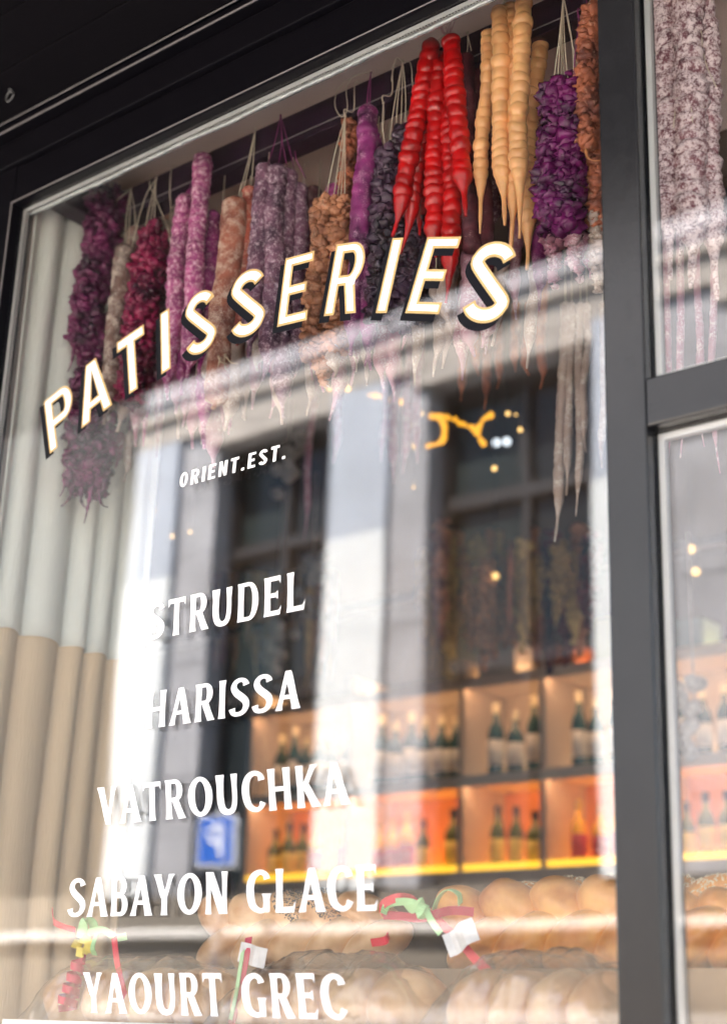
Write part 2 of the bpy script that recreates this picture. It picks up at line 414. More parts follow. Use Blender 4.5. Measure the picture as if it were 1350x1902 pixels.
# ------------------------------------------------------------------ shop interior shell
XI0, XI1, YB = -6.2, 2.4, 3.4
struct(box('floor', mat('shop_floor', (.12, .1, .09), rough=.5), XI0, XI1, .06, YB, .0, .1))
struct(box('ceiling', mat('dark_ceiling', (.05, .045, .045), rough=.9), XI0, XI1, .85, YB, ZTOP + .2, ZTOP + .3))
struct(box('back_wall', mat('grey_plaster', (.10, .095, .09), rough=.9, var=.1, scale=2), XI0, XI1, YB, YB + .1, 0, ZTOP + .3))
struct(box('side_wall', mat('grey_plaster', (.15, .15, .155)), XI0 - .1, XI0, .06, YB + .1, 0, ZTOP + .3))
struct(box('side_wall', MATS['grey_plaster'], XI1, XI1 + .1, .06, YB + .1, 0, ZTOP + .3))
struct(box('window_ceiling', mat('beige_plaster', (.82, .66, .59), rough=.9, var=.04, scale=2), XL - .05, XI1, .042, .8, ZTOP + .155, ZTOP + .169))
struct(box('bulkhead', mat('brown_board', (.10, .075, .06), rough=.8), XI0, XI1, .802, .84, ZTOP + .05, ZTOP + .3))

# hanging rail
rail = thing('hanging_rail', 'dark plum metal rail frame the sweets hang from', 'rail')
RM = mat('plum_rail', (.022, .010, .022), rough=.35)
RY = .175
box('rail_bar', RM, XL + .06, XI1, RY, RY + .045, EYE + 1.61, EYE + 1.678, rail, bevel=.002)
box('rail_bar', RM, XL + .012, XL + .06, .05, RY + .045, EYE + 1.612, EYE + 1.680, rail, bevel=.002)
box('rail_lip', EDGE, XL + .06, XI1, RY - .0025, RY - .0005, EYE + 1.624, EYE + 1.6255, rail)

# curtain on the left flank
cur = thing('curtain', 'pleated curtain, pale sage above and tan below, at the left end of the window', 'curtain')
def pleat(z0, z1, off, ph):
    mb = MB(); ny = 130; nz = 24; vs = []
    for j in range(nz + 1):
        z = z0 + (z1 - z0) * j / nz
        for i in range(ny + 1):
            y = .03 + .40 * i / ny
            s = (y + .030 * noise.noise(Vector((y * 7 + 4, 2.5, 0))) + .010 * noise.noise(Vector((y * 6, z * 1.5, ph)))) / .070
            fr_ = s - math.floor(s)
            x = XL - .020 + off + .024 * (abs(sin(pi * fr_)) ** .75) + .003 * noise.noise(Vector((y * 20, z * 2, 3)))
            vs.append((x, y, z + (.004 * sin(pi * fr_) if j == 0 else 0)))
    fs = [(j * (ny + 1) + i, j * (ny + 1) + i + 1, (j + 1) * (ny + 1) + i + 1, (j + 1) * (ny + 1) + i) for j in range(nz) for i in range(ny)]
    mb.add(vs, fs); return mb
ZCU = PX(100, 1195, XL).z
def cloth(name, c):
    return mat(name, c, rough=.85, var=.10, scale=9, bump=.5, bscale=350, stretch=(1, 1, .10))
o = pleat(ZCU, ZTOP + .15, .008, 0).build('upper_panel', cloth('sage_linen', (.86, .88, .80)), cur, smooth=True)
o.modifiers.new('thick', 'SOLIDIFY').thickness = .002
o = pleat(.7, ZCU + .05, 0.002, 0).build('lower_panel', cloth('tan_linen', (.74, .56, .36)), cur, smooth=True)
o.modifiers.new('thick', 'SOLIDIFY').thickness = .002
struct(box('niche_wall', MATS['beige_plaster'], XL - .05, XL - .026, .023, .42, .1, ZTOP + .154))

# ------------------------------------------------------------------ sweets on strings
STR = mat('cotton_string', (.62, .55, .42), rough=.8)
STRP = mat('purple_string', (.25, .04, .16), rough=.7)
def path(a, b, n, bend, sd):
    out = []
    L = (b - a).length
    for i in range(n + 1):
        t = i / n
        p = a.lerp(b, t)
        k = sin(pi * min(1, t * 1.0)) * bend
        p += Vector((noise.noise(Vector((t * 2.2, sd, 0))) * k, noise.noise(Vector((t * 2.2, sd, 9))) * k, 0))
        out.append(p)
    return out
def smooth_strand(a, b, r, mt, parent, bead=.022, amp=.14, tail=.22, rough=.05, bend=.012, cut=False, step=.0028, name='sweet_strand', tailbend=.012, seg=16):
    """a dipped string of nuts: beads under a skin, drawn out to a drip at the lower end"""
    L = (b - a).length; n = max(14, int(L / step)); sd = random.random() * 90
    pts = path(a, b, n, bend, sd)
    rs = []
    tb = Vector((random.uniform(-1, 1), random.uniform(-.4, .2), 0)) * tailbend
    for i, p in enumerate(pts):
        s = i / n * L; t = i / n
        k = 1.0
        if s < r * .9: k *= math.sqrt(max(.06, 1 - (1 - s / (r * .9)) ** 2))
        if tail and t > 1 - tail:
            q = (t - 1 + tail) / tail
            e_ = min(1, q / .62); e_ = e_ * e_ * (3 - 2 * e_); k = k * (1 - e_) + e_ * .26 * (1 - .45 * max(0, q - .6) / .4) * (1 + .18 * sin(q * 11 + sd))
            pts[i] = p + tb * q * q
        elif not tail and L - s < r * .8: k *= math.sqrt(max(.05, 1 - (1 - (L - s) / (r * .8)) ** 2))
        rs.append(r * k)
    mb = MB().tube(pts, rs, seg)
    if True:
        vs = []; fade = 1 - .75 * 0
        for idx, v in enumerate(mb.v):
            i = min(n, idx // seg); q = Vector(v); d = q - pts[i]
            t = i / n; s_ = t * L; an = d.x / max(1e-5, r), d.y / max(1e-5, r)
            s_ += bead * .42 * noise.noise(Vector((an[0] * .8, an[1] * .8, s_ * 28 + sd))) + bead * 1.0 * noise.noise(Vector((s_ * 6, sd, 0)))
            u_ = (s_ / bead) % 1.0; bd = math.sqrt(max(0, 1 - (2 * u_ - 1) ** 2 * .86))
            am = amp * (1 if not tail or t < 1 - tail else max(0, 1 - (t - 1 + tail) / tail * 1.6))
            kb = 1 - am + am * bd * (1.05 + .9 * noise.noise(Vector((math.floor(s_ / bead) * 3.7, sd, 7))))
            k = kb + rough * (noise.noise(q * 110) * 1.2 + .7 * noise.noise(q * 45) + .6 * noise.noise(q * 260))
            vs.append(tuple(pts[i] + d * k))
        mb.v = vs
    return mb.build(name, mt, parent, smooth=True)
def lumpy_strand(a, b, r, mt, parent, lump=.0095, flat=.62, dens=1.0, bend=.008, tail=0.0, name='sweet_strand', per=6, base=ICO1):
    """walnuts or dried fruit threaded on a string, pieces sticking out all round"""
    L = (b - a).length; n = max(6, int(L / (lump * .82 / dens))); sd = random.random() * 90
    pts = path(a, b, n, bend, sd)
    mb = MB()
    mb.tube(pts, [r * .55 * (1 - max(0, (i / n - 1 + tail) / tail) * .8 if tail else 1) for i in range(n + 1)], 8)
    for i, p in enumerate(pts):
        t = i / n
        k = 1.0 + .25 * noise.noise(Vector((t * 7, sd, 3)))
        if tail and t > 1 - tail: k *= 1 - .75 * (t - 1 + tail) / tail
        m_ = max(2, int(per * k + random.random()))
        ph = random.random() * 6.28
        for j in range(m_):
            an = ph + 2 * pi * j / m_ + random.uniform(-.35, .35)
            rr = r * k * random.uniform(.55, .92)
            c_ = p + Vector((cos(an) * rr, sin(an) * rr, random.uniform(-.4, .4) * lump))
            s = lump * random.uniform(.6, 1.05) * (.5 + .5 * k)
            rot = Matrix.Rotation(an, 3, 'Z') @ Matrix.Rotation(random.uniform(-.9, .9), 3, 'Y') @ Matrix.Rotation(random.uniform(-.8, .8), 3, 'X')
            blob(mb, c_, s * .95, s * 1.0, s * flat * random.uniform(.8, 1.4), rot, amp=.5, fr=2.1, base=base)
    return mb.build(name, mt, parent, smooth=True)
def curl(mb, p, L, r0, dx=0, dy=0):
    pts = [p]; d = Vector((dx, dy, -1)).normalized(); n = 14; c1 = random.uniform(-.28, .28)
    for i in range(n):
        d = (d + Vector((c1 * (i / n) * 1.6, random.uniform(-.05, .05), -.02))).normalized()
        pts.append(pts[-1] + d * L / n)
    mb.tube(pts, [max(.0012, r0 * (1 - i / n) * (1 + .25 * sin(i * 1.9))) for i in range(n + 1)], 8)

dm = dustmat
PLUM = dm('dark_plum_flakes', (.19, .02, .10), (.40, .2, .32), .18, .3, fine=260, coarse=80, dark=(.02, .005, .018))
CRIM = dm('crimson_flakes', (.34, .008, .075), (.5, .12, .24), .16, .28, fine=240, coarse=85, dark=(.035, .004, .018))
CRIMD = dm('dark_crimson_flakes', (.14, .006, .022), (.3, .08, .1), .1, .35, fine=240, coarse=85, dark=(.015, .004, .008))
VIOL = dm('violet_flakes', (.17, .006, .115), (.46, .2, .4), .14, .26, fine=240, coarse=80, dark=(.035, .004, .03))
FLOUR = dm('floured_brown_skin', (.20, .11, .085), (.50, .42, .36), .62, .75, fine=380, coarse=60)
PINK = dm('sugared_pink_skin', (.46, .07, .25), (.85, .56, .64), .56, .6, fine=420, coarse=120, dark=(.2, .02, .11))
PINKM = dm('sugared_magenta_skin', (.42, .04, .25), (.78, .46, .58), .45, .55, fine=420, coarse=110, dark=(.16, .012, .085))
RUST = dm('rust_brown_skin', (.38, .12, .07), (.64, .46, .36), .58, .7, fine=620, coarse=50, dark=(.16, .045, .03))
ORNG = dm('orange_red_skin', (.44, .10, .06), (.6, .4, .3), .48, .6, fine=420, coarse=60, dark=(.2, .03, .025))
MAUV = dm('grey_mauve_skin', (.22, .09, .15), (.62, .48, .54), .50, .62, fine=480, coarse=110, dark=(.055, .02, .045))
WALN = dm('walnut_tan', (.62, .28, .14), (.60, .42, .30), .34, .5, fine=200, coarse=70, dark=(.20, .07, .035))
WALD = dm('walnut_rust', (.52, .16, .07), (.55, .33, .22), .3, .5, fine=200, coarse=70, dark=(.15, .04, .025))
VIOS = dm('violet_skin', (.32, .03, .20), (.66, .38, .52), .42, .45, fine=500, coarse=50, dark=(.075, .008, .055))
PRUN = dm('blue_black_prunes', (.075, .035, .07), (.38, .3, .38), .30, .35, fine=180, coarse=80, dark=(.012, .008, .014))
MARO = dm('speckled_maroon', (.14, .02, .035), (.42, .30, .28), .30, .6, fine=640, coarse=40, dark=(.045, .01, .018))
MARW = dm('white_floured_maroon', (.26, .10, .12), (.82, .68, .68), .74, .75, fine=300, coarse=100, dark=(.11, .03, .045))
PALE = dm('pale_waxy_tip', (.46, .36, .30), (.66, .60, .54), .5, .45, fine=300, coarse=40, dark=(.34, .26, .22))
PALP = dm('pale_pink_tip', (.42, .22, .26), (.64, .52, .52), .5, .45, fine=300, coarse=40, dark=(.32, .12, .18))
RED = mat('glossy_red_candy', (.46, .003, .004), rough=.3, var=.35, scale=30, sss=.2, ssr=.005, coat=.25, bump=.06, bscale=90)
TAN = mat('glossy_tan_candy', (.74, .40, .17), rough=.38, var=.16, scale=25, sss=.3, ssr=.008, coat=.2, bump=.15, bscale=90)
MATW = mat('dry_walnut', (.5, .4, .28), rough=.7, var=.3, scale=60)

def S(par, kind, mt, x0, y0, x1, y1, w_, Y, **k):
    a = P(x0, y0, Y); b = P(x1, y1, Y); r = w_ / 2 * 1.13 * mpp((x0 + x1) / 2, (y0 + y1) / 2, Y)
    f = smooth_strand if kind == 's' else lumpy_strand
    if kind == 's' and mt not in (RED, TAN): r *= 1.08; k['amp'] = k.get('amp', .14) * 1.8
    return f(a, b, r, mt, par, **k)
def strings(par, knot, tops, mt=STR, r=.0009, loop=None, Y=.15, name='string'):
    """cotton threads from the rail down to each strand"""
    K = P(knot[0], knot[1], Y)
    for (x, y, yy) in tops:
        e = P(x, y, yy) + Vector((0, 0, -.006)); mid = K.lerp(e, .5) + Vector((random.uniform(-.004, .004), random.uniform(-.004, .004), 0))
        MB().tube(crom([K, mid, e], 6), r, 6).build(name, mt, par, smooth=True)
    up = [K + Vector((0, 0, -.004)), K + Vector((.001, -.004, .012)), Vector((K.x + .002, RY - .004, max(K.z + .014, EYE + 1.62))), Vector((K.x + .003, RY - .004, EYE + 1.681)), Vector((K.x + .003, RY + .03, EYE + 1.683))]
    if K.z < EYE + 1.64: MB().tube(crom(up, 5), r * 1.3, 6).build(name, mt, par, smooth=True)
    kb = MB(); blob(kb, K, r * 2.6, r * 2.6, r * 3.2, amp=.3); kb.build('knot', mt, par, smooth=True)
    if loop:
        for pts in loop:
            MB().tube(crom([P(x, y, Y - .004) for x, y in pts], 7), r, 6).build(name, mt, par, smooth=True)

BG = 'bunches of sweets hanging from the rail'
Y0 = .15
# 1 dark plum clump, looped over the rail
b = thing('sweet_bunch', 'dark plum shrivelled bunch in the far left corner, above the letter P', 'hanging sweets', BG)
S(b, 'l', PLUM, 196, 352, 152, 640, 50, .14, lump=.013, per=7)
S(b, 'l', PLUM, 222, 362, 176, 560, 42, .165, lump=.012, per=6)
S(b, 'l', PLUM, 172, 590, 158, 770, 40, .15, lump=.011, per=6, tail=.3)
S(b, 'l', PLUM, 160, 720, 150, 905, 62, .17, lump=.012, per=7)
S(b, 'l', PLUM, 190, 740, 178, 915, 44, .18, lump=.012, per=6)
q = MB()
for x, y, L in ((138, 640, .06), (147, 655, .05), (175, 650, .05), (135, 900, .055), (152, 905, .06), (170, 912, .065), (186, 910, .055), (120, 880, .05), (196, 890, .045)):
    curl(q, P(x, y, .15), L, .006, random.uniform(-.3, .3))
q.build('curled_tail', PLUM, b, smooth=True)
strings(b, (243, 350, ), [(215, 370, .15)], Y=.15)
# 2 floured brown
b = thing('sweet_bunch', 'thin floury brown strands between the plum clump and the crimson bunch', 'hanging sweets', BG)
S(b, 's', FLOUR, 232, 452, 192, 790, 30, .14, bead=.03, amp=.10, rough=.06, tail=.12)
S(b, 's', FLOUR, 252, 420, 222, 720, 26, .175, bead=.026, amp=.12, rough=.07, tail=.15)
S(b, 's', PALE, 205, 700, 178, 860, 32, .19, bead=.04, amp=.08, tail=.45)
strings(b, (243, 352), [(233, 455, .14), (252, 423, .175), (238, 470, .15)])
# 3 crimson
b = thing('sweet_bunch', 'bright crimson flaky bunch hanging behind the letter T', 'hanging sweets', BG)
S(b, 'l', CRIM, 285, 428, 243, 745, 52, .14, lump=.0115, per=8)
S(b, 'l', CRIM, 270, 470, 236, 640, 36, .165, lump=.011, per=6)
S(b, 's', PALE, 245, 700, 222, 800, 28, .18, bead=.05, amp=.05, tail=.5)
S(b, 's', PALP, 262, 700, 250, 830, 26, .2, bead=.05, amp=.05, tail=.5)
strings(b, (290, 332), [(285, 430, .14), (272, 455, .15), (262, 480, .14)], loop=[[(290, 332), (268, 370), (243, 470), (240, 520), (232, 600)], [(288, 365), (310, 420), (318, 462)], [(292, 330), (281, 322), (278, 345), (289, 362)]])
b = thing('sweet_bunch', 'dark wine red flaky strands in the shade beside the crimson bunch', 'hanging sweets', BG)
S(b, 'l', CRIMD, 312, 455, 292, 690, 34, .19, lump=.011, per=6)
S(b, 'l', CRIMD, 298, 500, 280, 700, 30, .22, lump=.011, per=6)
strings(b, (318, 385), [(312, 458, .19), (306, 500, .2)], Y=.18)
# 4 pink
b = thing('sweet_bunch', 'sugared pink sausage-like bunch hanging left of the first letter S', 'hanging sweets', BG)
S(b, 's', PINK, 377, 283, 352, 700, 31, .13, bead=.021, amp=.13, rough=.06, tail=.1)
S(b, 's', PINK, 345, 360, 305, 745, 29, .15, bead=.022, amp=.14, rough=.06, tail=.16)
S(b, 's', PINKM, 362, 350, 332, 735, 27, .17, bead=.022, amp=.13, rough=.06, tail=.14)
S(b, 's', PINKM, 396, 390, 372, 835, 28, .17, bead=.026, amp=.12, rough=.06, tail=.2)
S(b, 's', PALP, 385, 560, 398, 868, 34, .21, bead=.07, amp=.2, rough=.05, tail=.16)
strings(b, (372, 290), [(346, 362, .15), (363, 352, .17)], mt=STRP)
# 5 rust
b = thing('sweet_bunch', 'thick rust brown strand with an orange-red one beside it behind the second letter S', 'hanging sweets', BG)
S(b, 's', RUST, 437, 366, 408, 640, 42, .13, bead=.06, amp=.06, rough=.04, tail=0)
S(b, 's', RUST, 412, 572, 402, 760, 38, .135, bead=.06, amp=.05, rough=.04, tail=.1)
S(b, 's', PALE, 440, 600, 424, 800, 28, .16, bead=.06, amp=.08, rough=.03, tail=.25)
S(b, 's', ORNG, 467, 346, 448, 640, 28, .155, bead=.024, amp=.14, rough=.07, tail=.1)
q = MB()
for i in range(7): curl(q, P(388 + random.random() * 34, 655 + random.random() * 10, .12), .035, .0022, random.uniform(-.6, .6))
q.build('frayed_end', MATW, b, smooth=True)
strings(b, (474, 240), [(440, 368, .13), (466, 348, .155), (446, 372, .14)])
# 6 mauve
b = thing('sweet_bunch', 'grey-mauve sausage-like bunch hanging behind the first letter E of PATISSERIES', 'hanging sweets', BG)
S(b, 's', MAUV, 493, 303, 462, 665, 31, .13, bead=.022, amp=.11, rough=.06, tail=.15)
S(b, 's', MAUV, 516, 305, 496, 705, 33, .145, bead=.023, amp=.12, rough=.06, tail=.15)
S(b, 's', MAUV, 537, 314, 522, 780, 29, .17, bead=.024, amp=.12, rough=.06, tail=.14)
S(b, 's', MAUV, 556, 340, 548, 700, 28, .19, bead=.024, amp=.12, rough=.06, tail=.15)
strings(b, (521, 214), [(496, 305, .13), (516, 308, .145), (537, 318, .17), (553, 340, .19)], loop=[[(548, 280), (552, 300), (568, 330)]], mt=STRP)
# 7 walnut
b = thing('sweet_bunch', 'tan walnut strands tied with a big white string loop behind the letter R', 'hanging sweets', BG)
S(b, 'l', WALN, 600, 375, 578, 660, 32, .14, lump=.012, per=5)
S(b, 'l', WALN, 634, 372, 622, 650, 32, .15, lump=.012, per=5)
S(b, 'l', WALD, 652, 235, 640, 400, 24, .19, lump=.011, per=5)
S(b, 'l', WALN, 596, 640, 604, 715, 28, .15, lump=.011, per=5, tail=.5)
S(b, 's', PALE, 622, 640, 626, 700, 22, .15, bead=.02, amp=.2, tail=.5)
q = MB(); curl(q, P(602, 705, .15), .03, .0025, .4); curl(q, P(650, 650, .16), .05, .0035, .8); q.build('curled_tail', MATS['pale_waxy_tip'], b, smooth=True)
strings(b, (641, 215), [(604, 378, .14), (616, 385, .14), (632, 376, .15), (640, 380, .15), (625, 375, .16)], loop=[[(690, 132), (655, 142), (628, 165), (622, 195), (634, 216), (645, 200), (643, 165), (652, 145)]])
# 8 violet
b = thing('sweet_bunch', 'smooth violet strands tied with purple thread right of the walnut strands', 'hanging sweets', BG)
S(b, 's', VIOS, 684, 195, 666, 480, 33, .135, bead=.021, amp=.10, rough=.05, tail=0)
S(b, 's', VIOS, 667, 470, 652, 660, 30, .15, bead=.03, amp=.08, rough=.05, tail=.3)
S(b, 's', VIOS, 694, 245, 680, 690, 28, .165, bead=.024, amp=.10, rough=.05, tail=.2)
strings(b, (689, 133), [(684, 200, .135), (692, 250, .165), (680, 200, .14)], mt=STRP)
# 9 prune
b = thing('sweet_bunch', 'blue-black prune strands with a white bow hanging left of the red bunch', 'hanging sweets', BG)
S(b, 'l', PRUN, 722, 280, 700, 590, 36, .145, lump=.0125, per=6)
S(b, 'l', PRUN, 752, 245, 742, 600, 36, .17, lump=.0125, per=6)
S(b, 'l', PRUN, 775, 400, 768, 590, 32, .19, lump=.0125, per=6)
strings(b, (748, 112), [(722, 282, .145), (735, 260, .16), (752, 248, .17), (744, 252, .165)], loop=[[(748, 114), (736, 108), (728, 140), (727, 150)], [(748, 114), (762, 116), (766, 150), (766, 172)]])
strings(b, (712, 190), [(706, 250, .16), (718, 275, .15)], mt=STR)
# 10 red
b = thing('sweet_bunch', 'glossy bright red beaded bunch of tapering strands in the top centre', 'hanging sweets', BG)
kw = dict(bead=.0195, amp=.27, rough=.012, seg=20, step=.0018)
S(b, 's', RED, 803, 70, 735, 440, 32, .12, tail=.20, **kw)
S(b, 's', RED, 818, 95, 752, 470, 28, .15, tail=.24, **kw)
S(b, 's', RED, 815, 110, 800, 480, 33, .135, tail=.14, **kw)
S(b, 's', RED, 826, 130, 824, 470, 28, .17, tail=.14, **kw)
S(b, 's', RED, 836, 64, 868, 400, 34, .12, tail=.24, **kw)
S(b, 's', RED, 840, 140, 838, 560, 32, .15, tail=.2, **kw)
S(b, 's', RED, 792, 180, 778, 440, 26, .18, tail=.2, **kw)
q = MB()
for i in range(16):
    a = P(830, 66, .13); an = random.random() * 6.28
    pts = [a, a + Vector((cos(an) * .010, sin(an) * .006, .012)), a + Vector((cos(an) * .018 * random.random() * 1.6, sin(an) * .01, random.uniform(.018, .04)))]
    q.tube(crom(pts, 4), .0007, 5)
q.build('frayed_string', mat('pink_string', (.55, .35, .33), rough=.8), b, smooth=True)
strings(b, (830, 60), [(805, 75, .12), (838, 70, .12)])
b = thing('sweet_bunch', 'speckled maroon strands squeezed between the red and the tan bunch', 'hanging sweets', BG)
S(b, 's', MARO, 865, 100, 876, 470, 28, .17, bead=.02, amp=.1, rough=.05, tail=0)
S(b, 's', MARO, 886, 115, 905, 560, 27, .2, bead=.02, amp=.12, rough=.05, tail=.15)
S(b, 's', PALP, 874, 460, 872, 665, 30, .19, bead=.05, amp=.06, rough=.04, tail=.22)
S(b, 's', PALP, 905, 520, 896, 645, 26, .2, bead=.05, amp=.06, rough=.04, tail=.3)
strings(b, (868, 60), [(866, 102, .17), (884, 118, .2)])
# 11 tan
b = thing('sweet_bunch', 'glossy pale tan beaded bunch with long drips at the top right of the big pane', 'hanging sweets', BG)
kw['bead'] = .0185
S(b, 's', TAN, 908, 55, 892, 435, 25, .14, tail=.32, **kw)
S(b, 's', TAN, 927, 12, 935, 420, 32, .12, tail=.27, tailbend=.02, **kw)
S(b, 's', TAN, 949, 4, 955, 480, 30, .135, tail=.3, **kw)
S(b, 's', TAN, 974, -8, 962, 445, 32, .12, tail=.33, **kw)
S(b, 's', TAN, 985, 160, 984, 500, 34, .16, tail=.3, **kw)
S(b, 's', TAN, 1004, 60, 996, 330, 27, .2, tail=.1, **kw)
strings(b, (950, -25), [(908, 58, .14), (928, 14, .12), (950, 8, .135), (972, -4, .12), (1002, 62, .2)])
# 12 violet flakes
b = thing('sweet_bunch', 'deep violet flaky bunch on many strings beside the grey mullion', 'hanging sweets', BG)
S(b, 'l', VIOL, 1028, 158, 1022, 425, 42, .13, lump=.0125, per=8)
S(b, 'l', VIOL, 1062, 150, 1056, 425, 42, .13, lump=.0125, per=8)
S(b, 'l', VIOL, 1083, 140, 1080, 415, 38, .165, lump=.0125, per=7)
S(b, 'l', VIOL, 1045, 160, 1040, 420, 38, .17, lump=.012, per=7)
S(b, 'l', PALP, 1022, 425, 1030, 530, 30, .15, lump=.011, per=5, tail=.9)
S(b, 'l', PALP, 1060, 425, 1076, 515, 32, .14, lump=.011, per=5, tail=.9)
S(b, 's', PALP, 1085, 430, 1090, 520, 20, .16, tail=.6)
strings(b, (1046, -10), [(1024, 170, .13), (1034, 165, .13), (1044, 165, .14), (1056, 155, .13), (1066, 155, .14), (1080, 145, .16), (1050, 160, .15)])
strings(b, (1075, 30), [(1064, 152, .13), (1082, 145, .16), (1075, 150, .16)], mt=STRP)
# 13 orange walnut
b = thing('sweet_bunch', 'rusty orange walnut strand half hidden behind the mullion', 'hanging sweets', BG)
S(b, 'l', WALD, 1098, 18, 1090, 270, 26, .13, lump=.0115, per=6)
S(b, 'l', WALD, 1108, 10, 1108, 420, 26, .16, lump=.0115, per=6)
S(b, 'l', PALE, 1110, 400, 1110, 540, 22, .16, lump=.011, per=5, tail=.6)
q = MB(); curl(q, P(1090, 268, .13), .05, .004, -.15); q.build('curled_tail', mat('orange_tail', (.5, .2, .08), rough=.5), b, smooth=True)
strings(b, (1104, -30), [(1098, 20, .13), (1108, 14, .16)])
# 14 right pane
b = thing('sweet_bunch', 'white floured maroon strands alone in the narrow right window', 'hanging sweets', BG)
S(b, 's', MARW, 1232, -30, 1246, 520, 40, .14, bead=.024, amp=.2, rough=.12, tail=.25)
S(b, 's', MARW, 1278, -40, 1290, 535, 50, .14, bead=.026, amp=.22, rough=.14, tail=.22)
S(b, 's', MARW, 1306, -20, 1326, 560, 38, .17, bead=.025, amp=.2, rough=.13, tail=.25)
S(b, 's', MARW, 1262, 20, 1268, 500, 26, .2, bead=.025, amp=.2, rough=.13, tail=.2)
strings(b, (1270, -60), [(1250, 230, .12), (1286, 220, .12), (1308, 200, .14)])
MB().tube(crom([P(1298, 0, .14), P(1304, 80, .14), P(1312, 120, .14), P(1330, 160, .13)], 6), .0008, 6).build('string', STR, b, smooth=True)
# pale lower drips of the strands that hang behind the front row
for lab, lst in (('pale waxy drips hanging below the plum and crimson bunches', [(150, 800, 130, 905, 26, .2, PALE), (172, 780, 170, 856, 24, .2, PALE), (222, 800, 218, 870, 22, .24, PALP), (245, 800, 232, 895, 20, .24, PALE)]),
                 ('pale pink drips hanging below the sugared pink bunch', [(300, 660, 292, 765, 24, .19, PALP), (330, 690, 322, 770, 22, .2, PALP), (364, 700, 356, 835, 28, .2, PALP), (346, 700, 345, 790, 20, .22, PALP)]),
                 ('long pale beige drips below the thick rust brown strand', [(395, 640, 388, 745, 36, .17, PALE), (446, 620, 442, 740, 22, .2, PALE), (478, 640, 470, 760, 24, .22, PALP), (466, 620, 458, 775, 20, .24, PALE)]),
                 ('cloudy grey drips below the mauve bunch', [(480, 610, 476, 690, 32, .16, PALE), (524, 660, 520, 788, 26, .2, PALE), (548, 640, 540, 735, 20, .23, PALP), (578, 650, 574, 770, 18, .24, PALE)]),
                 ('violet-tinged drips below the letter R and the letter I', [(692, 560, 684, 680, 28, .19, VIOS), (712, 590, 705, 730, 30, .21, PALP), (736, 600, 733, 745, 26, .22, PALP), (668, 560, 662, 640, 20, .2, PALP)]),
                 ('whitish drips below the red bunch around the last letters', [(832, 500, 830, 625, 28, .19, PALE), (810, 500, 806, 570, 24, .2, PALE), (868, 540, 866, 640, 20, .22, PALP), (760, 560, 756, 620, 24, .2, PALE)])):
    b = thing('sweet_bunch', lab, 'hanging sweets', BG)
    for (x0, y0, x1, y1, w_, Y, mt) in lst:
        top = P(x0, y0, Y)
        smooth_strand(top, P(x1, y1, Y), w_ / 2 * mpp(x0, y0, Y), mt, b, bead=.05, amp=.1, rough=.05, tail=.45)
        # the thread that carries it up to the rail
        MB().tube([top + Vector((0, 0, -.01)), Vector((top.x, top.y, EYE + 1.60))], .0012, 6).build('string', STR, b, smooth=True)
random.seed(21)
b = thing('sweet_bunch', 'crowded shadowed strands filling the gaps behind the front bunches', 'hanging sweets', BG)
for i in range(20):
    x = 300 + i * 36 + random.uniform(-8, 8); yt = 470 - .47 * (x - 240) + random.uniform(0, 50)
    S(b, 's', random.choice([PINKM, MAUV, VIOS, MARO, PINK, MAUV]), x, yt, x - 18 + (x - 300) * .03, yt + random.uniform(270, 350), 26, .25 + random.uniform(0, .05), bead=.022, amp=.12, rough=.06, tail=.15)
b = thing('sweet_bunch', 'dense fringe of pale waxy tips fading into the mirrored wall under the word PATISSERIES', 'hanging sweets', BG)
for i in range(34):
    x = 175 + i * 25 + random.uniform(-10, 10); yb = 850 - .27 * (x - 200) + random.uniform(-75, 45); Y = random.uniform(.2, .32)
    top = P(x + 12, yb - 190, Y); mt_ = random.choice([PALE, PALP, PALP, PALE, PINK if x < 700 else VIOS])
    smooth_strand(top, P(x, yb, Y), random.uniform(.010, .0145), mt_, b, bead=.04, amp=.16, rough=.07, tail=.36)
# second row, deeper
rows = [('row of beige strands hanging deep in the shop behind the last letter S', .85, [(862, 560, 858, 745, 18), (900, 540, 904, 760, 17), (925, 560, 930, 720, 15), (885, 560, 884, 700, 16), (985, 560, 975, 700, 17), (1010, 520, 1012, 720, 20), (958, 560, 955, 690, 16)], WALD),
        ('pair of fat beige strands hanging low beside the mullion', .75, [(1050, 560, 1035, 1005, 20), (1078, 560, 1072, 960, 15), (1120, 560, 1112, 870, 15), (1062, 560, 1054, 920, 16), (1090, 560, 1084, 840, 14)], PALE),
        ('pinkish strands hanging in the lower right window below the cross rail', .6, [(1262, 380, 1268, 850, 14), (1292, 380, 1300, 830, 14), (1322, 380, 1328, 880, 14), (1234, 380, 1246, 850, 14)], PALP),
        ('dim strands hanging deep in the shop below the violet drips', 1.0, [(735, 620, 728, 900, 18), (760, 620, 752, 880, 16), (782, 620, 775, 860, 16), (715, 640, 706, 860, 14), (640, 640, 622, 860, 16), (585, 640, 570, 1000, 14)], PALP)]
for lab, Y, lst, mt in rows:
    b = thing('sweet_bunch', lab, 'hanging sweets', BG)
    for (x0, y0, x1, y1, w_) in lst:
        top = P(x0, y0, Y); k = mpp(x0, y0, Y)
        smooth_strand(top, P(x1, y1, Y), w_ / 2 * k, mt, b, bead=.024, amp=.2, rough=.08, tail=.2, step=.006, seg=10)
        MB().tube([top + Vector((0, 0, -.01)), Vector((top.x, top.y, EYE + 1.75))], .0007, 6).build('string', STR, b, smooth=True)
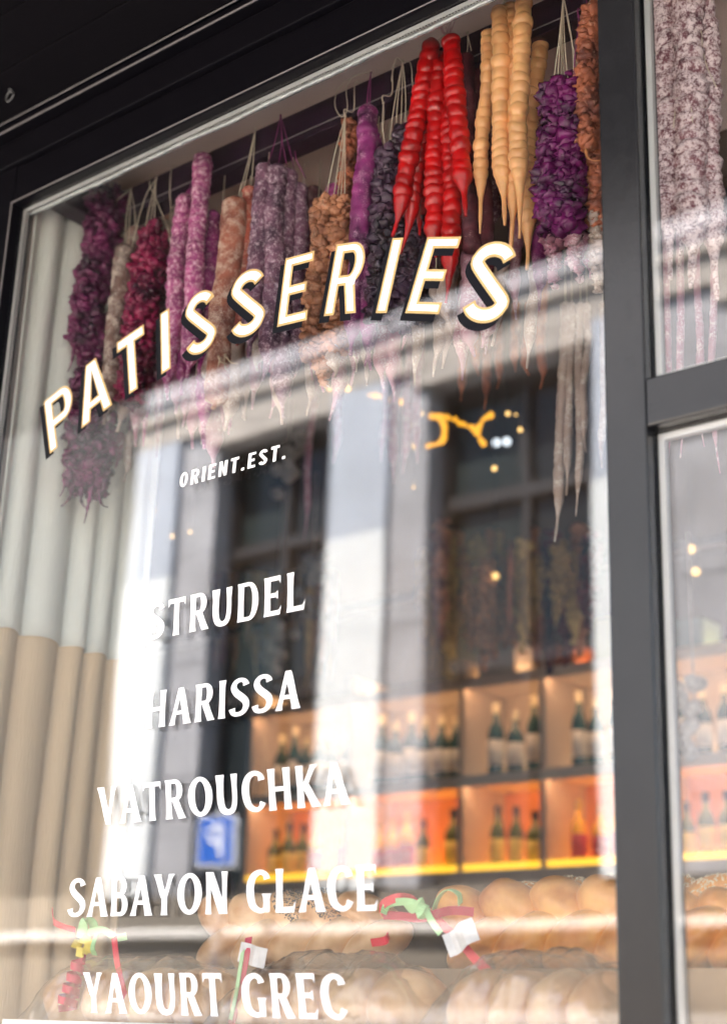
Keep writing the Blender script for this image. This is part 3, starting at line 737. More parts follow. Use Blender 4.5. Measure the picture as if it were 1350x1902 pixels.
# back row over the shelves
b = thing('sweet_bunch', 'dense olive brown fringe of strands hanging in front of the bottle shelves', 'hanging sweets', BG)
random.seed(11)
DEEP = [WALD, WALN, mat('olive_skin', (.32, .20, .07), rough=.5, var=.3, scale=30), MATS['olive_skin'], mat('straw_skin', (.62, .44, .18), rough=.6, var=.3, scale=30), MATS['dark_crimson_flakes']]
for i in range(46):
    x = 785 + i * 6.8 + random.uniform(-4, 4); yb = 1205 + random.uniform(-70, 60); Y = 2.2 + random.uniform(-.2, .3)
    top = P(x + 2, 1060 - random.uniform(0, 90), Y); mt_ = random.choice(DEEP)
    if i % 2: lumpy_strand(top, P(x, yb, Y), .026, mt_, b, lump=.02, per=4, tail=.3, base=ICO0)
    else: smooth_strand(top, P(x, yb, Y), random.uniform(.011, .017), mt_, b, bead=.024, amp=.2, rough=.1, tail=.25, step=.01, seg=8)
SX0_ = P(455, 1500, 3.0).x
b = thing('sweet_bunch', 'dim strands hanging over the shelves behind the words STRUDEL and HARISSA', 'hanging sweets', BG)
for i in range(26):
    x = 395 + i * 9 + random.uniform(-4, 4); yb = 1190 + random.uniform(-60, 90); Y = 2.2 + random.uniform(-.2, .3)
    smooth_strand(P(x + 5, 1060, Y), P(x, yb, Y), random.uniform(.011, .017), random.choice(DEEP + [PALE]), b, bead=.024, amp=.2, rough=.1, tail=.25, step=.01, seg=8)
box('hanging_bar', mat('bar_black', (.02, .02, .02)), -5.6, 1.5, 2.28, 2.31, EYE + 1.42, EYE + 1.45, b)
box('light_strip', emat('added_fill_led', (1, .62, .3), 3.0), SX0_ + .03, -1.65, 3.10, 3.13, EYE + 1.3262, EYE + 1.332, b)  # unseen glowing strip, added to brighten the hanging strands and rear wall
# garlic-like clusters
for k, (x, y, Y, n, lab) in enumerate(((580, 1085, 1.9, 14, 'pale cluster of garlic bulbs hanging right of the word STRUDEL'), (512, 1190, 2.0, 14, 'string of pale bulbs hanging between STRUDEL and HARISSA'), (535, 870, 1.4, 10, 'small pale bulb cluster below the word EST'), (1290, 1330, 1.9, 16, 'pale dried flower heads in the lower right window'))):
    q = MB(); c = P(x, y, Y)
    for i in range(n):
        blob(q, c + Vector((random.gauss(0, .028), random.gauss(0, .02), random.uniform(-.1, .1))), .02, .02, .02, amp=.15, base=ICO2)
    q.tube([c, c + Vector((0, 0, .5))], .003, 6)
    tag(q.build('bulb_cluster', mat('garlic_skin', (.5, .46, .42), rough=.6, var=.2, scale=40), smooth=True), lab, 'hanging food')

# ------------------------------------------------------------------ shelves at the back with lit bottles
sh = thing('bottle_shelves', 'lit orange backed shelving unit full of bottles along the rear wall', 'shelves')
SY = 3.0; SX0, SX1 = P(455, 1500, SY).x, -1.6
WOODS = mat('pale_shelf_board', (.72, .56, .42), rough=.6)
ORB = mat('orange_back_panel', (.75, .30, .09), rough=.6, var=.25, scale=3)
ORB2 = mat('tan_back_panel', (.62, .50, .36), rough=.6, var=.2, scale=3)
zs = [.255, .605, .953, 1.325]
for z in zs: box('shelf_board', WOODS, SX0, SX1, SY, SY + .28, EYE + z - .022, EYE + z, sh)
dv = [-5.0, -4.45, -3.92]; 
x850 = P(850, 1500, SY).x; x1000 = P(1003, 1500, SY).x; x460 = P(460, 1500, SY).x; x600 = P(640, 1500, SY).x
divs = [SX0, x600, x850, x1000, x1000 + .42, x1000 + .84, SX1]
for x in divs: box('divider', mat('shelf_upright', (.48, .38, .29), rough=.5), x, x + .022, SY + .001, SY + .279, .1, EYE + 1.40, sh)
for k in range(3):
    box('back_panel', (ORB2 if k == 2 else ORB if k else mat('brown_cabinet', (.09, .05, .03))), SX0, SX1, SY + .281, SY + .29, EYE + zs[k], EYE + zs[k + 1] - .023, sh)
for j, z in enumerate(zs[:3]):
    s = (2.2, 2.0, 1.0)[j]
    for q in (range(len(divs) - 1) if j else ()):
        box('light_strip', emat('led_strip_%d' % j, (1, .46, .05) if j < 2 else (1, .72, .42), s), divs[q] + .03, divs[q + 1] - .01, SY + .245, SY + .27, EYE + z + .001, EYE + z + .016, sh)
    if j: box('light_strip', emat('led_top', (1, .62, .36), 3.0), SX0 + .03, SX1, SY + .003, SY + .015, EYE + zs[j + 1] - .028, EYE + zs[j + 1] - .0225, sh)
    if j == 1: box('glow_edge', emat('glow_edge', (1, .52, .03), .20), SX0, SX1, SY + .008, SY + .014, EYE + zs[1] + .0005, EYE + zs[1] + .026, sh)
    box('front_lip', WOODS, SX0, SX1, SY - .012, SY - .0005, EYE + zs[j + 1] - .042, EYE + zs[j + 1], sh)
def bottle(kind):
    t = thing('bottle', '', 'bottle')
    if kind == 0:   # dark green with white label and cream capsule
        body, lab, cap, h = mat('green_bottle_glass', (.02, .07, .05), rough=.1), mat('white_paper', (.75, .73, .66), rough=.6), mat('cream_capsule', (.8, .7, .45), rough=.4), .27
    elif kind == 1:
        body, lab, cap, h = mat('amber_syrup', (.95, .50, .02), rough=.12, emit=None), mat('red_paper', (.5, .04, .03), rough=.6), mat('gold_cap', (.7, .45, .1), rough=.3, metal=.6), .24
    else:
        body, lab, cap, h = mat('olive_bottle_glass', (.12, .14, .02), rough=.12), mat('yellow_paper', (.8, .6, .1), rough=.6), mat('dark_cap', (.03, .03, .03)), .22
    r = .031
    MB().lathe([(r * .9, 0), (r, .006), (r, h * .6), (r * .8, h * .68), (r * .38, h * .76), (r * .36, h * .9)], (0, 0, 0), 14).build('glass_body', body, t, smooth=True)
    MB().lathe([(r * 1.02, h * .16), (r * 1.02, h * .5)], (0, 0, 0), 14).build('paper_label', lab, t, smooth=True)
    MB().lathe([(r * .44, h * .86), (r * .44, h), (r * .3, h * 1.005)], (0, 0, 0), 12).build('cap', cap, t)
    return t
def dupt(root, loc, label, group):
    r = root.copy(); COL.objects.link(r); r.location = loc; k_ = random.uniform(.86, 1.12); r.scale = (random.uniform(.85, 1.15),) * 2 + (k_,); r['label'] = label; r['group'] = group
    for ch in root.children:
        c_ = ch.copy(); COL.objects.link(c_); c_.parent = r
    return r
protos = [bottle(0), bottle(1), bottle(2)]; used = [0, 0, 0]
def put(k, loc, label, group):
    if not used[k]:
        used[k] = 1; protos[k].location = loc; protos[k]['label'] = label; protos[k]['group'] = group
    else: dupt(protos[k], loc, label, group)
ORD = ['first', 'second', 'third', 'fourth', 'fifth', 'sixth', 'seventh', 'eighth', 'ninth', 'tenth', 'eleventh', 'twelfth', 'thirteenth']
for sect in range(0, 5):
    a, b_ = divs[sect] + .05, divs[sect + 1] - .02
    if b_ - a < .05: continue
    nb = max(1, int((b_ - a) / .077))
    for i in range(nb):
        x = a + .02 + (b_ - a - .04) * (i + .5) / nb
        put(0, (x, SY + .09 + random.uniform(-.01, .01), EYE + zs[2] + .0005), 'green bottle on the upper lit shelf, %s in the %s compartment' % (ORD[i], ORD[sect]), 'green bottles on the upper lit shelf')
        if i % 5 != 4:
            k = 1 if (sect + i // 3) % 2 else 2
            put(k, (x + random.uniform(-.008, .008), SY + .09, EYE + zs[1] + .0005), ('amber' if k == 1 else 'olive') + ' bottle on the glowing lower shelf, %s in the %s compartment' % (ORD[i], ORD[sect]), ('amber' if k == 1 else 'olive') + ' bottles on the glowing lower shelf')
# top clutter
for i in range(4):
    x = divs[2] + .05 + i * .26
    tag(box('carton', mat('carton_%d' % i, [(.55, .5, .45), (.4, .12, .06), (.5, .45, .2), (.12, .2, .18)][i], rough=.7), x, x + .17, SY + .05, SY + .2, EYE + zs[3] + .001, EYE + zs[3] + [.14, .1, .17, .12][i], bevel=.003), ['off-white carton', 'rust red carton', 'mustard carton', 'dark green carton'][i] + ' standing on top of the bottle shelves', 'box')

# ------------------------------------------------------------------ lamps in the shop
GLOW = emat('warm_glow', (1, .44, .03), .17); GLOWS = emat('warm_bulb', (1, .60, .20), .22); CW = emat('cool_bulb', (.85, .93, 1), .15)
lr = thing('light_rope', 'glowing yellow bent light rope hanging in the dark shop at the right', 'lamp')
YR = 1.5
def beads(par, pts, Y, n, r_):
    c_ = crom([P(x, y, Y) for x, y in pts], 8)
    MB().tube(c_, r_ * .35, 6).build('rope_core', GLOW, par, smooth=True)
    for q in range(n):
        p = c_[int(q * (len(c_) - 1) / max(1, n - 1))]; b_ = MB(); k = random.uniform(.7, 1.15)
        blob(b_, p + Vector((random.gauss(0, .002), 0, random.gauss(0, .002))), r_ * k, r_ * k, r_ * k * random.uniform(.9, 1.4), amp=.1, base=ICO1); b_.build('bulb', GLOW, par, smooth=True)
beads(lr, ((795, 828), (815, 824), (826, 808), (825, 788), (812, 776), (803, 772)), YR, 13, .0085)
beads(lr, ((812, 774), (838, 778), (862, 790), (882, 796), (888, 806), (898, 824)), YR, 13, .008)
beads(lr, ((886, 800), (896, 782), (912, 770)), YR, 6, .008)
MB().tube([P(850, 784, YR), P(852, 784, YR) + Vector((0, 0, .7))], .002, 6).build('cable', mat('bar_black', (.02, .02, .02)), lr)
lr = thing('light_rope', 'short straight glowing yellow strip above the blue-grey mirrored pillar', 'lamp')
beads(lr, ((676, 730), (700, 736), (730, 742), (752, 750)), 1.5, 11, .007)
MB().tube([P(712, 738, 1.5), P(712, 738, 1.5) + Vector((0, 0, .7))], .002, 6).build('cable', MATS['bar_black'], lr)
bulbs = [(268, 945, 1.2, .006), (286, 948, 1.2, .005), (320, 996, 1.2, .006), (353, 988, 1.2, .005), (646, 722, 1.2, .008), (612, 722, 1.2, .006), (920, 1070, 2.0, .011), (918, 870, 1.5, .008), (966, 798, 1.5, .007), (770, 790, 1.4, .009), (771, 828, 1.4, .008), (752, 815, 1.4, .007), (783, 768, 1.4, .005), (943, 768, 1.5, .007), (958, 770, 1.5, .004), (1292, 1062, 2, .012), (1284, 1020, 2, .012), (768, 905, 1.4, .004)]
BL = ['left one of two warm dots over the ORIENT line', 'right one of two warm dots left of ORIENT', 'larger of two faint dots above the word STRUDEL', 'smaller of two faint dots above the word STRUDEL',
      'warm dot just left of the straight yellow strip', 'fainter dot at the left end of the straight yellow strip', 'lone warm dot in the dark mirrored window above the shelves', 'warm dot directly below the two cool white bulbs',
      'warm dot at the far right of the yellow rope', 'upper left dot beside the curl of the yellow rope', 'lower left dot beside the curl of the yellow rope', 'outermost dot left of the yellow rope', 'dot above the start of the yellow rope',
      'dot above the cool white bulbs', 'tiny dot right of the one above the cool white bulbs', 'lower warm dot in the narrow lower right window', 'upper warm dot in the narrow lower right window', 'tiny dot under the curl of the yellow rope']
for i, (x, y, Y, r) in enumerate(bulbs):
    c = P(x, y, Y); t = thing('small_bulb', BL[i], 'lamp', 'small warm bulbs in the shop')
    q = MB(); blob(q, c, r, r, r, amp=0, base=ICO1); q.build('glowing_bulb', GLOWS, t, smooth=True)
    MB().tube([c + Vector((0, 0, r * .8)), c + Vector((0, 0, .5))], .0015, 5).build('cable', MATS['bar_black'], t)
for x, y, lab in ((922, 822, 'cool white bulb beside the yellow light rope, left of its twin'), (941, 820, 'cool white bulb beside the yellow light rope, right of its twin')):
    c = P(x, y, 1.6); t = thing('white_bulb', lab, 'lamp')
    q = MB(); blob(q, c, .013, .013, .013, amp=0, base=ICO2); q.build('glowing_bulb', CW, t, smooth=True)
    MB().tube([c + Vector((0, 0, .011)), c + Vector((0, 0, .4))], .002, 6).build('cable', MATS['bar_black'], t)
c = P(560, 650, 1.0); q = MB(); R = .05
q.tube([c + Vector((R * cos(a), R * .5 * sin(a), R * .9 * sin(a))) for a in [2 * pi * i / 32 for i in range(32)]], .006, 8, closed=True)
rl = thing('ring_lamp', 'pale blue ring lamp hanging under the letter E', 'lamp')
q.build('ring', emat('pale_blue_ring', (.6, .8, 1), .12), rl, smooth=True)
MB().tube([c + Vector((0, 0, R * .9)), c + Vector((0, 0, .45))], .0015, 5).build('cable', MATS['bar_black'], rl)

# ------------------------------------------------------------------ display shelf with breads
ZS = EYE - .004
tb = thing('display_shelf', 'white display shelf behind the glass carrying the breads', 'shelf')
box('shelf_top', mat('white_laminate', (.75, .74, .7), rough=.4), XL + .01, XI1, .06, .62, ZS - .03, ZS, tb, bevel=.002)
box('front_lip', mat('green_edge', (.03, .16, .09), rough=.5), XL + .01, XI1, .052, .0595, ZS - .03, ZS - .004, tb)
box('riser', mat('brown_crate', (.40, .27, .16), rough=.8, var=.2, scale=6), XL + .3, XI1, .29, .6, ZS + .001, ZS + .114, tb)
def breadmat(name, c1, c2):
    mt, t, bb = newmat(name)
    bb.inputs['Roughness'].default_value = .32; bb.inputs['Coat Weight'].default_value = .2
    tc = t.nodes.new('ShaderNodeTexCoord'); g = t.nodes.new('ShaderNodeNewGeometry')
    n = t.nodes.new('ShaderNodeTexNoise'); n.inputs['Scale'].default_value = 16; n.inputs['Detail'].default_value = 7
    t.links.new(tc.outputs['Object'], n.inputs['Vector'])
    r = t.nodes.new('ShaderNodeValToRGB'); r.color_ramp.elements[0].position = .33; r.color_ramp.elements[1].position = .68
    r.color_ramp.elements[0].color = (*c1, 1); r.color_ramp.elements[1].color = (*c2, 1)
    t.links.new(n.outputs[0], r.inputs[0]); t.links.new(r.outputs[0], bb.inputs['Base Color'])
    bp = t.nodes.new('ShaderNodeBump'); bp.inputs['Strength'].default_value = .35; bp.inputs['Distance'].default_value = .003
    n2 = t.nodes.new('ShaderNodeTexNoise'); n2.inputs['Scale'].default_value = 45; n2.inputs['Detail'].default_value = 5
    t.links.new(tc.outputs['Object'], n2.inputs['Vector']); t.links.new(n2.outputs[0], bp.inputs['Height']); t.links.new(bp.outputs[0], bb.inputs['Normal'])
    return mt
BR = breadmat('egg_washed_crust', (.52, .15, .022), (.88, .44, .11))
BRP = breadmat('pale_crust', (.55, .27, .11), (.86, .58, .32))
SEED = mat('sesame', (.72, .62, .42), rough=.5); POPPY = mat('poppy', (.015, .017, .025), rough=.4)
def lobe(par, c, rx, ry, rz, tilt, mt=BR, lean=0):
    q = MB(); rot = Matrix.Rotation(tilt, 3, 'Y') @ Matrix.Rotation(lean, 3, 'X')
    blob(q, c, rx, ry, rz, rot, amp=.035, fr=1.4, base=ICO3)
    return q.build('braid_lobe', mt, par, smooth=True), rot
def seeds(par, c, rx, ry, rz, rot, n, mt, s=.0016, zmin=-.2, name='seeds', cone=None):
    q = MB()
    for i in range(n):
        while True:
            d = Vector((random.gauss(0, 1), random.gauss(0, 1), random.gauss(0, 1))).normalized()
            if d.z > zmin and (cone is None or (d - cone).length < .75): break
        p = c + rot @ Vector((d.x * rx * 1.01, d.y * ry * 1.01, d.z * rz * 1.01))
        blob(q, p, s, s * .6, s * 1.5, rrot(), amp=0, base=ICO0)
    o = q.build(name, mt, par); o['kind'] = 'stuff'; return o
def challah(label, x0, x1, zb, Y, n, seed, mt=BR, h=.105, top_rows=2, seedmat=None, seedn=0, poppy=None):
    """plaited loaf: overlapping tilted lobes in two rows, sesame row behind"""
    random.seed(seed)
    t = thing('braided_loaf', label, 'bread')
    dx = (x1 - x0) / n
    for i in range(-1, n + 1):
        e = 1 - .25 * max(0, abs((i + .5) / n * 2 - 1) - .55)
        c = Vector((x0 + dx * (i + .5), Y + .004 * (i % 2), zb + h * .60))
        _, rot = lobe(t, c, dx * .86, .066, h * .36 * e, radians(random.uniform(26, 36)), mt, lean=radians(-18))
        if poppy is not None and i in poppy: seeds(t, c, dx * .86, .066, h * .36 * e, rot, 420, POPPY, .0014, cone=Vector((.1, -.75, .55)).normalized(), name='poppy_seeds')
        c2 = Vector((x0 + dx * (i + 1.0), Y - .036, zb + h * .30))
        lobe(t, c2, dx * .80, .056, h * .31 * e, radians(random.uniform(-34, -24)), mt, lean=radians(15))
        if seedmat:
            c3 = Vector((x0 + dx * (i + .95), Y + .05, zb + h * .76))
            _, rot = lobe(t, c3, dx * .74, .055, h * .30 * e, radians(-20), mt)
            seeds(t, c3, dx * .74, .055, h * .30 * e, rot, seedn, seedmat, .0017)
    return t
def pz(px, py, Y): return P(px, py, Y)
a = pz(925, 1700, .40); c = pz(1200, 1700, .40)
challah('glossy golden braided loaf with a sesame covered strand, right side by the mullion', a.x, c.x, ZS + .116, .40, 3, 3, h=.135, seedmat=SEED, seedn=600)
a = pz(440, 1750, .36); c = pz(640, 1750, .36)
challah('pale braided loaf with a patch of poppy seeds behind the words SABAYON GLACE', a.x, c.x, ZS + .116, .38, 3, 5, mt=BRP, h=.132, poppy=(1, 2))
a = pz(1245, 1800, .42); c = pz(1480, 1800, .42)
challah('braided loaf at the foot of the narrow right window', a.x, c.x, ZS + .116, .42, 3, 8, h=.115)
# loaves wrapped in film in front
CELL = glassmat('clear_film', .16, (.95, .94, .92), .22)
def wrapped(label, x0, x1, Y, h, d, seed):
    random.seed(seed)
    t = thing('wrapped_loaf', label, 'bread')
    n = 4; dx = (x1 - x0) / n
    for i in range(n):
        c = Vector((x0 + dx * (i + .5), Y, ZS + h * .36)); lobe(t, c, dx * .66, d * .42, h * .36, radians(18), BRP)
    nu, nv = 60, 26; vs = []; fs = []
    for j in range(nv + 1):
        v = j / nv; an = pi * v
        for i in range(nu + 1):
            u = i / nu; x = x0 - .04 + (x1 - x0 + .08) * u
            e = max(.12, 1 - abs(2 * u - 1) ** 4)
            k = 1 + .10 * noise.noise(Vector((u * 9, v * 5, seed))) + .06 * noise.noise(Vector((u * 26, v * 12, seed)))
            vs.append((x, Y - cos(an) * d * .58 * k, ZS + .002 + sin(an) ** .8 * h * .86 * e * k))
    for j in range(nv):
        for i in range(nu): fs.append((j * (nu + 1) + i, j * (nu + 1) + i + 1, (j + 1) * (nu + 1) + i + 1, (j + 1) * (nu + 1) + i))
    MB().add(vs, fs).build('film_wrap', CELL, t, smooth=True)
    # white paper tray
    q = MB(); q.box(x0 - .03, x1 + .03, Y - d * .62, Y + d * .62, ZS + .0005, ZS + .004); q.box(x0 - .03, x1 + .03, Y - d * .64, Y - d * .62 - .0005, ZS + .0005, ZS + .022)
    q.build('paper_tray', mat('white_card', (.8, .8, .78), rough=.6), t)
    return t
a = P(60, 1860, .16); c = P(420, 1860, .16)
wrapped('film wrapped loaf at the far left under the word YAOURT with a curly magenta ribbon', a.x + .07, c.x, .17, .15, .16, 1)
a = P(460, 1860, .17); c = P(800, 1860, .17)
wrapped('film wrapped loaf under the word GREC with a white tag', a.x, c.x, .18, .15, .17, 2)
a = P(840, 1860, .17); c = P(1160, 1860, .17)
wrapped('film wrapped loaf at the foot of the big pane beside the mullion', a.x + .02, c.x, .18, .15, .17, 3)

# ribbons: flat satin bands built with thickness
def ribbon(par, pts, w_, mt, name='ribbon', n=6, wdir=None, twist=0):
    c_ = crom(pts, n); vs = []; th = .0006
    for i, p in enumerate(c_):
        d = (c_[min(len(c_) - 1, i + 1)] - c_[max(0, i - 1)]).normalized()
        wd = Vector(wdir) if wdir else Vector((0, -.3, 1))
        s = (wd - d * wd.dot(d)); s = s.normalized() if s.length > .05 else Vector((1, 0, 0))
        s = Matrix.Rotation(twist * i / len(c_), 3, d) @ s
        nn = d.cross(s) * th
        for k in (-1, 1): vs += [p + s * w_ / 2 * k + nn, p + s * w_ / 2 * k - nn]
    fs = []
    for i in range(len(c_) - 1):
        a_ = 4 * i; b_ = 4 * (i + 1)
        fs += [(a_, a_ + 2, b_ + 2, b_), (a_ + 1, b_ + 1, b_ + 3, a_ + 3), (a_, b_, b_ + 1, a_ + 1), (a_ + 2, a_ + 3, b_ + 3, b_ + 2)]
    return MB().add(vs, fs).build(name, mt, par, smooth=False)
MAG = mat('magenta_satin', (.52, .0, .06), rough=.35); REDR = mat('coral_satin', (.68, .015, .05), rough=.4); GRN = mat('mint_satin', (.38, .70, .34), rough=.4); YEL = mat('yellow_satin', (.85, .72, .15), rough=.4)
LBL = mat('glossy_label', (.75, .76, .76), rough=.25, var=.08, scale=90)
def rp(pts, Y): return [P(x, y, Y + dy) for x, y, dy in pts]
t = thing('ribbon_bow', 'magenta and mint ribbon bow with a white tag beside the golden braided loaf', 'ribbon')
ribbon(t, rp([(880, 1695, .02), (840, 1692, 0), (805, 1700, -.02), (780, 1706, 0), (740, 1702, .01), (712, 1700, 0)], .2), .013, MAG)
ribbon(t, rp([(800, 1690, 0), (815, 1712, -.01), (850, 1745, -.02), (880, 1780, -.02), (910, 1808, -.03)], .2), .013, REDR, wdir=(1, 0, .3))
ribbon(t, rp([(708, 1700, 0), (712, 1680, -.01), (740, 1668, -.02), (765, 1672, 0), (785, 1692, 0)], .2), .013, REDR)
ribbon(t, rp([(712, 1698, 0), (722, 1680, 0), (760, 1676, -.02), (795, 1690, -.01)], .19), .011, GRN)
ribbon(t, rp([(750, 1676, 0), (765, 1690, -.01), (785, 1675, -.02), (778, 1700, -.02), (800, 1695, 0)], .18), .012, GRN)
ribbon(t, rp([(806, 1690, 0), (815, 1668, -.01), (832, 1653, -.02), (852, 1662, -.01), (855, 1680, 0)], .19), .010, GRN, wdir=(0, 1, .2))
ribbon(t, rp([(790, 1690, 0), (802, 1712, -.01), (818, 1735, -.01)], .17), .010, GRN, wdir=(1, 0, .2))
ribbon(t, rp([(910, 1808, 0), (922, 1825, .0), (912, 1848, 0), (890, 1862, 0)], .17), .012, GRN, wdir=(1, 0, 0))
ribbon(t, rp([(690, 1752, 0), (715, 1748, -.01), (722, 1738, 0)], .19), .012, REDR)
def label_at(par, px, py, Y, w_, h_, rz, mt=LBL):
    c_ = P(px, py, Y); q = MB(); nn = 6; vs = []
    for j in range(2):
        for i in range(nn + 1):
            for k in (0, 1):
                x = (i / nn - .5) * w_; z = (j - .5) * h_
                vs.append(Vector((c_.x + x * cos(rz) - z * sin(rz), Y + .006 * sin(i * 1.1) + .0006 * k, c_.z + x * sin(rz) + z * cos(rz))))
    fs = []
    def id_(j, i, k): return (j * (nn + 1) + i) * 2 + k
    for i in range(nn):
        fs += [(id_(0, i, 0), id_(0, i + 1, 0), id_(1, i + 1, 0), id_(1, i, 0)), (id_(0, i, 1), id_(1, i, 1), id_(1, i + 1, 1), id_(0, i + 1, 1))]
    return q.add(vs, fs).build('paper_tag', mt, par)
label_at(t, 855, 1742, .16, .055, .034, .45)
t = thing('ribbon_bow', 'mint and yellow ribbon bow with coral and curled magenta tails at the far left', 'ribbon')
ribbon(t, rp([(150, 1745, 0), (158, 1712, -.01), (172, 1715, 0), (176, 1740, .01)], .13), .018, GRN, wdir=(1, 0, .4))
ribbon(t, rp([(160, 1735, 0), (190, 1728, -.01), (215, 1742, 0), (235, 1740, 0)], .13), .012, GRN)
ribbon(t, rp([(180, 1735, 0), (172, 1760, -.01), (176, 1775, 0)], .12), .010, GRN, wdir=(1, 0, .2))
ribbon(t, rp([(140, 1762, 0), (150, 1745, -.01), (165, 1750, -.01), (160, 1770, 0), (142, 1768, 0)], .125), .016, YEL, wdir=(1, 0, .4))
ribbon(t, rp([(98, 1690, 0), (100, 1712, -.01), (118, 1722, 0), (140, 1728, 0)], .13), .010, REDR)
ribbon(t, rp([(212, 1742, 0), (218, 1790, -.01), (232, 1850, -.01), (236, 1866, 0)], .12), .012, REDR, wdir=(1, 0, .1))
pts = []
for i in range(60):
    f = i / 59; an = f * 2 * pi * 4.5; x = 148 - 26 * f; y = 1780 + 95 * f
    p = P(x, y, .10); R = .010 + .008 * f
    pts.append(p + Vector((R * cos(an), R * sin(an), 0)))
ribbon(t, pts, .012, MAG, 'curled_ribbon', n=2, wdir=(0, 0, 1))
t = thing('ribbon', 'magenta and mint ribbon pair with a crumpled white tag left of the word GREC', 'ribbon')
ribbon(t, rp([(462, 1742, 0), (455, 1790, -.01), (444, 1840, -.02), (430, 1905, -.02)], .13), .014, MAG, wdir=(1, 0, .1))
ribbon(t, rp([(452, 1760, 0), (446, 1800, -.01), (438, 1850, -.02), (428, 1895, -.02)], .125), .007, GRN, wdir=(1, 0, .1))
label_at(t, 468, 1775, .12, .055, .030, -.2)

# ------------------------------------------------------------------ lettering on the glass
def arc(cx, cy, rx, ry, a0, a1, n=10):
    return [(cx + rx * cos(radians(a0 + (a1 - a0) * i / n)), cy + ry * sin(radians(a0 + (a1 - a0) * i / n))) for i in range(n + 1)]
def thick(pts, w0):
    """outline of a stroke that follows pts; w0 = half widths"""
    L, Rr = [], []
    for i, p in enumerate(pts):
        a, b = pts[max(0, i - 1)], pts[min(len(pts) - 1, i + 1)]
        d = Vector((b[0] - a[0], b[1] - a[1])).normalized(); h = w0[i] if isinstance(w0, list) else w0
        L.append((p[0] - d.y * h, p[1] + d.x * h)); Rr.append((p[0] + d.y * h, p[1] - d.x * h))
    return Rr + L[::-1]
def scurve(a, s):
    h = s / 2; rx, ry = a / 2 - h, .262 - h
    cp = [(a / 2 + rx * cos(radians(q)), 1 - .262 + ry * sin(radians(q))) for q in (15, 40, 65, 90, 115, 140, 165, 190)]
    cp += [(a / 2, .5)]
    rx2 = rx * 1.04; cp += [(a / 2 + rx2 * cos(radians(q)), .262 + ry * sin(radians(q))) for q in (10, -15, -40, -65, -90, -115, -140, -165)]
    v = crom([Vector((x, y)) .to_3d() for x, y in cp], 4)
    return [(p.x, p.y) for p in v]
def sans(ch, a, s):
    if ch == 'I': return [[(0, 0), (a, 0), (a, 1), (0, 1)]]
    if ch == 'T': m_ = a / 2; return [[(m_ - s / 2, 0), (m_ + s / 2, 0), (m_ + s / 2, 1 - s), (a, 1 - s), (a, 1), (0, 1), (0, 1 - s), (m_ - s / 2, 1 - s)]]
    if ch == 'E': return [[(0, 0), (a, 0), (a, s * .9), (s, s * .9), (s, .5 - s * .45), (a * .86, .5 - s * .45), (a * .86, .5 + s * .45), (s, .5 + s * .45), (s, 1 - s * .9), (a, 1 - s * .9), (a, 1), (0, 1)]]
    if ch == 'L': return [[(0, 0), (a, 0), (a, s), (s, s), (s, 1), (0, 1)]]
    if ch == 'A':
        m_ = a / 2; t = s * .62; q = s * 1.05
        return [[(0, 0), (q, 0), (q + a * .055, .2), (a - q - a * .055, .2), (a - q, 0), (a, 0), (m_ + t, 1), (m_ - t, 1)],
                [(q + a * .10, .34), (m_, .80), (a - q - a * .10, .34)]]
    if ch == 'P':
        y0 = .40; r = (1 - y0) / 2; c_ = y0 + r; ri = r - s * .85
        return [[(0, 0), (s, 0), (s, y0)] + arc(a - r * .8, c_, r * .8, r, -90, 90) + [(0, 1)],
                [(s, y0 + s * .85), (s, 1 - s * .85)] + arc(a - r * .8, c_, r * .8 - s, ri, 90, -90)]
    if ch == 'R':
        y0 = .40; r = (1 - y0) / 2; c_ = y0 + r; ri = r - s * .85
        return [[(0, 0), (s, 0), (s, y0), (a * .48, y0), (a - s * 1.05, 0), (a, 0), (a * .79, y0 + .045)] + arc(a - r * .8, c_, r * .8, r, -62, 90) + [(0, 1)],
                [(s, y0 + s * .85), (s, 1 - s * .85)] + arc(a - r * .8, c_, r * .8 - s, ri, 90, -90)]
    if ch == 'S': return [thick(scurve(a, s), s / 2)]
    if ch == 'O': return [arc(a / 2, .5, a / 2, .5, 0, 360, 28)[:-1], arc(a / 2, .5, a / 2 - s, .5 - s * .85, 360, 0, 28)[:-1]]
    if ch == 'N': return [[(0, 0), (s, 0), (s, .62), (a - s, 0), (a, 0), (a, 1), (a - s, 1), (a - s, .40), (s, 1), (0, 1)]]
    if ch == '.': return [[(0, 0), (s, 0), (s, s), (0, s)]]
def area(p): return sum(p[i][0] * p[(i + 1) % len(p)][1] - p[(i + 1) % len(p)][0] * p[i][1] for i in range(len(p))) / 2
def offset(p, d):
    out = []; n = len(p)
    for i in range(n):
        a, b, c_ = Vector(p[i - 1]), Vector(p[i]), Vector(p[(i + 1) % n])
        d1, d2 = b - a, c_ - b
        if d1.length < 1e-7 or d2.length < 1e-7: out.append(tuple(b)); continue
        d1.normalize(); d2.normalize(); n1, n2 = Vector((d1.y, -d1.x)), Vector((d2.y, -d2.x))
        m_ = n1 + n2
        if m_.length < .2: out.append(tuple(b + n1 * d)); continue
        m_.normalize(); k = d / max(.45, m_.dot(n1)); out.append(tuple(b + m_ * k))
    return out
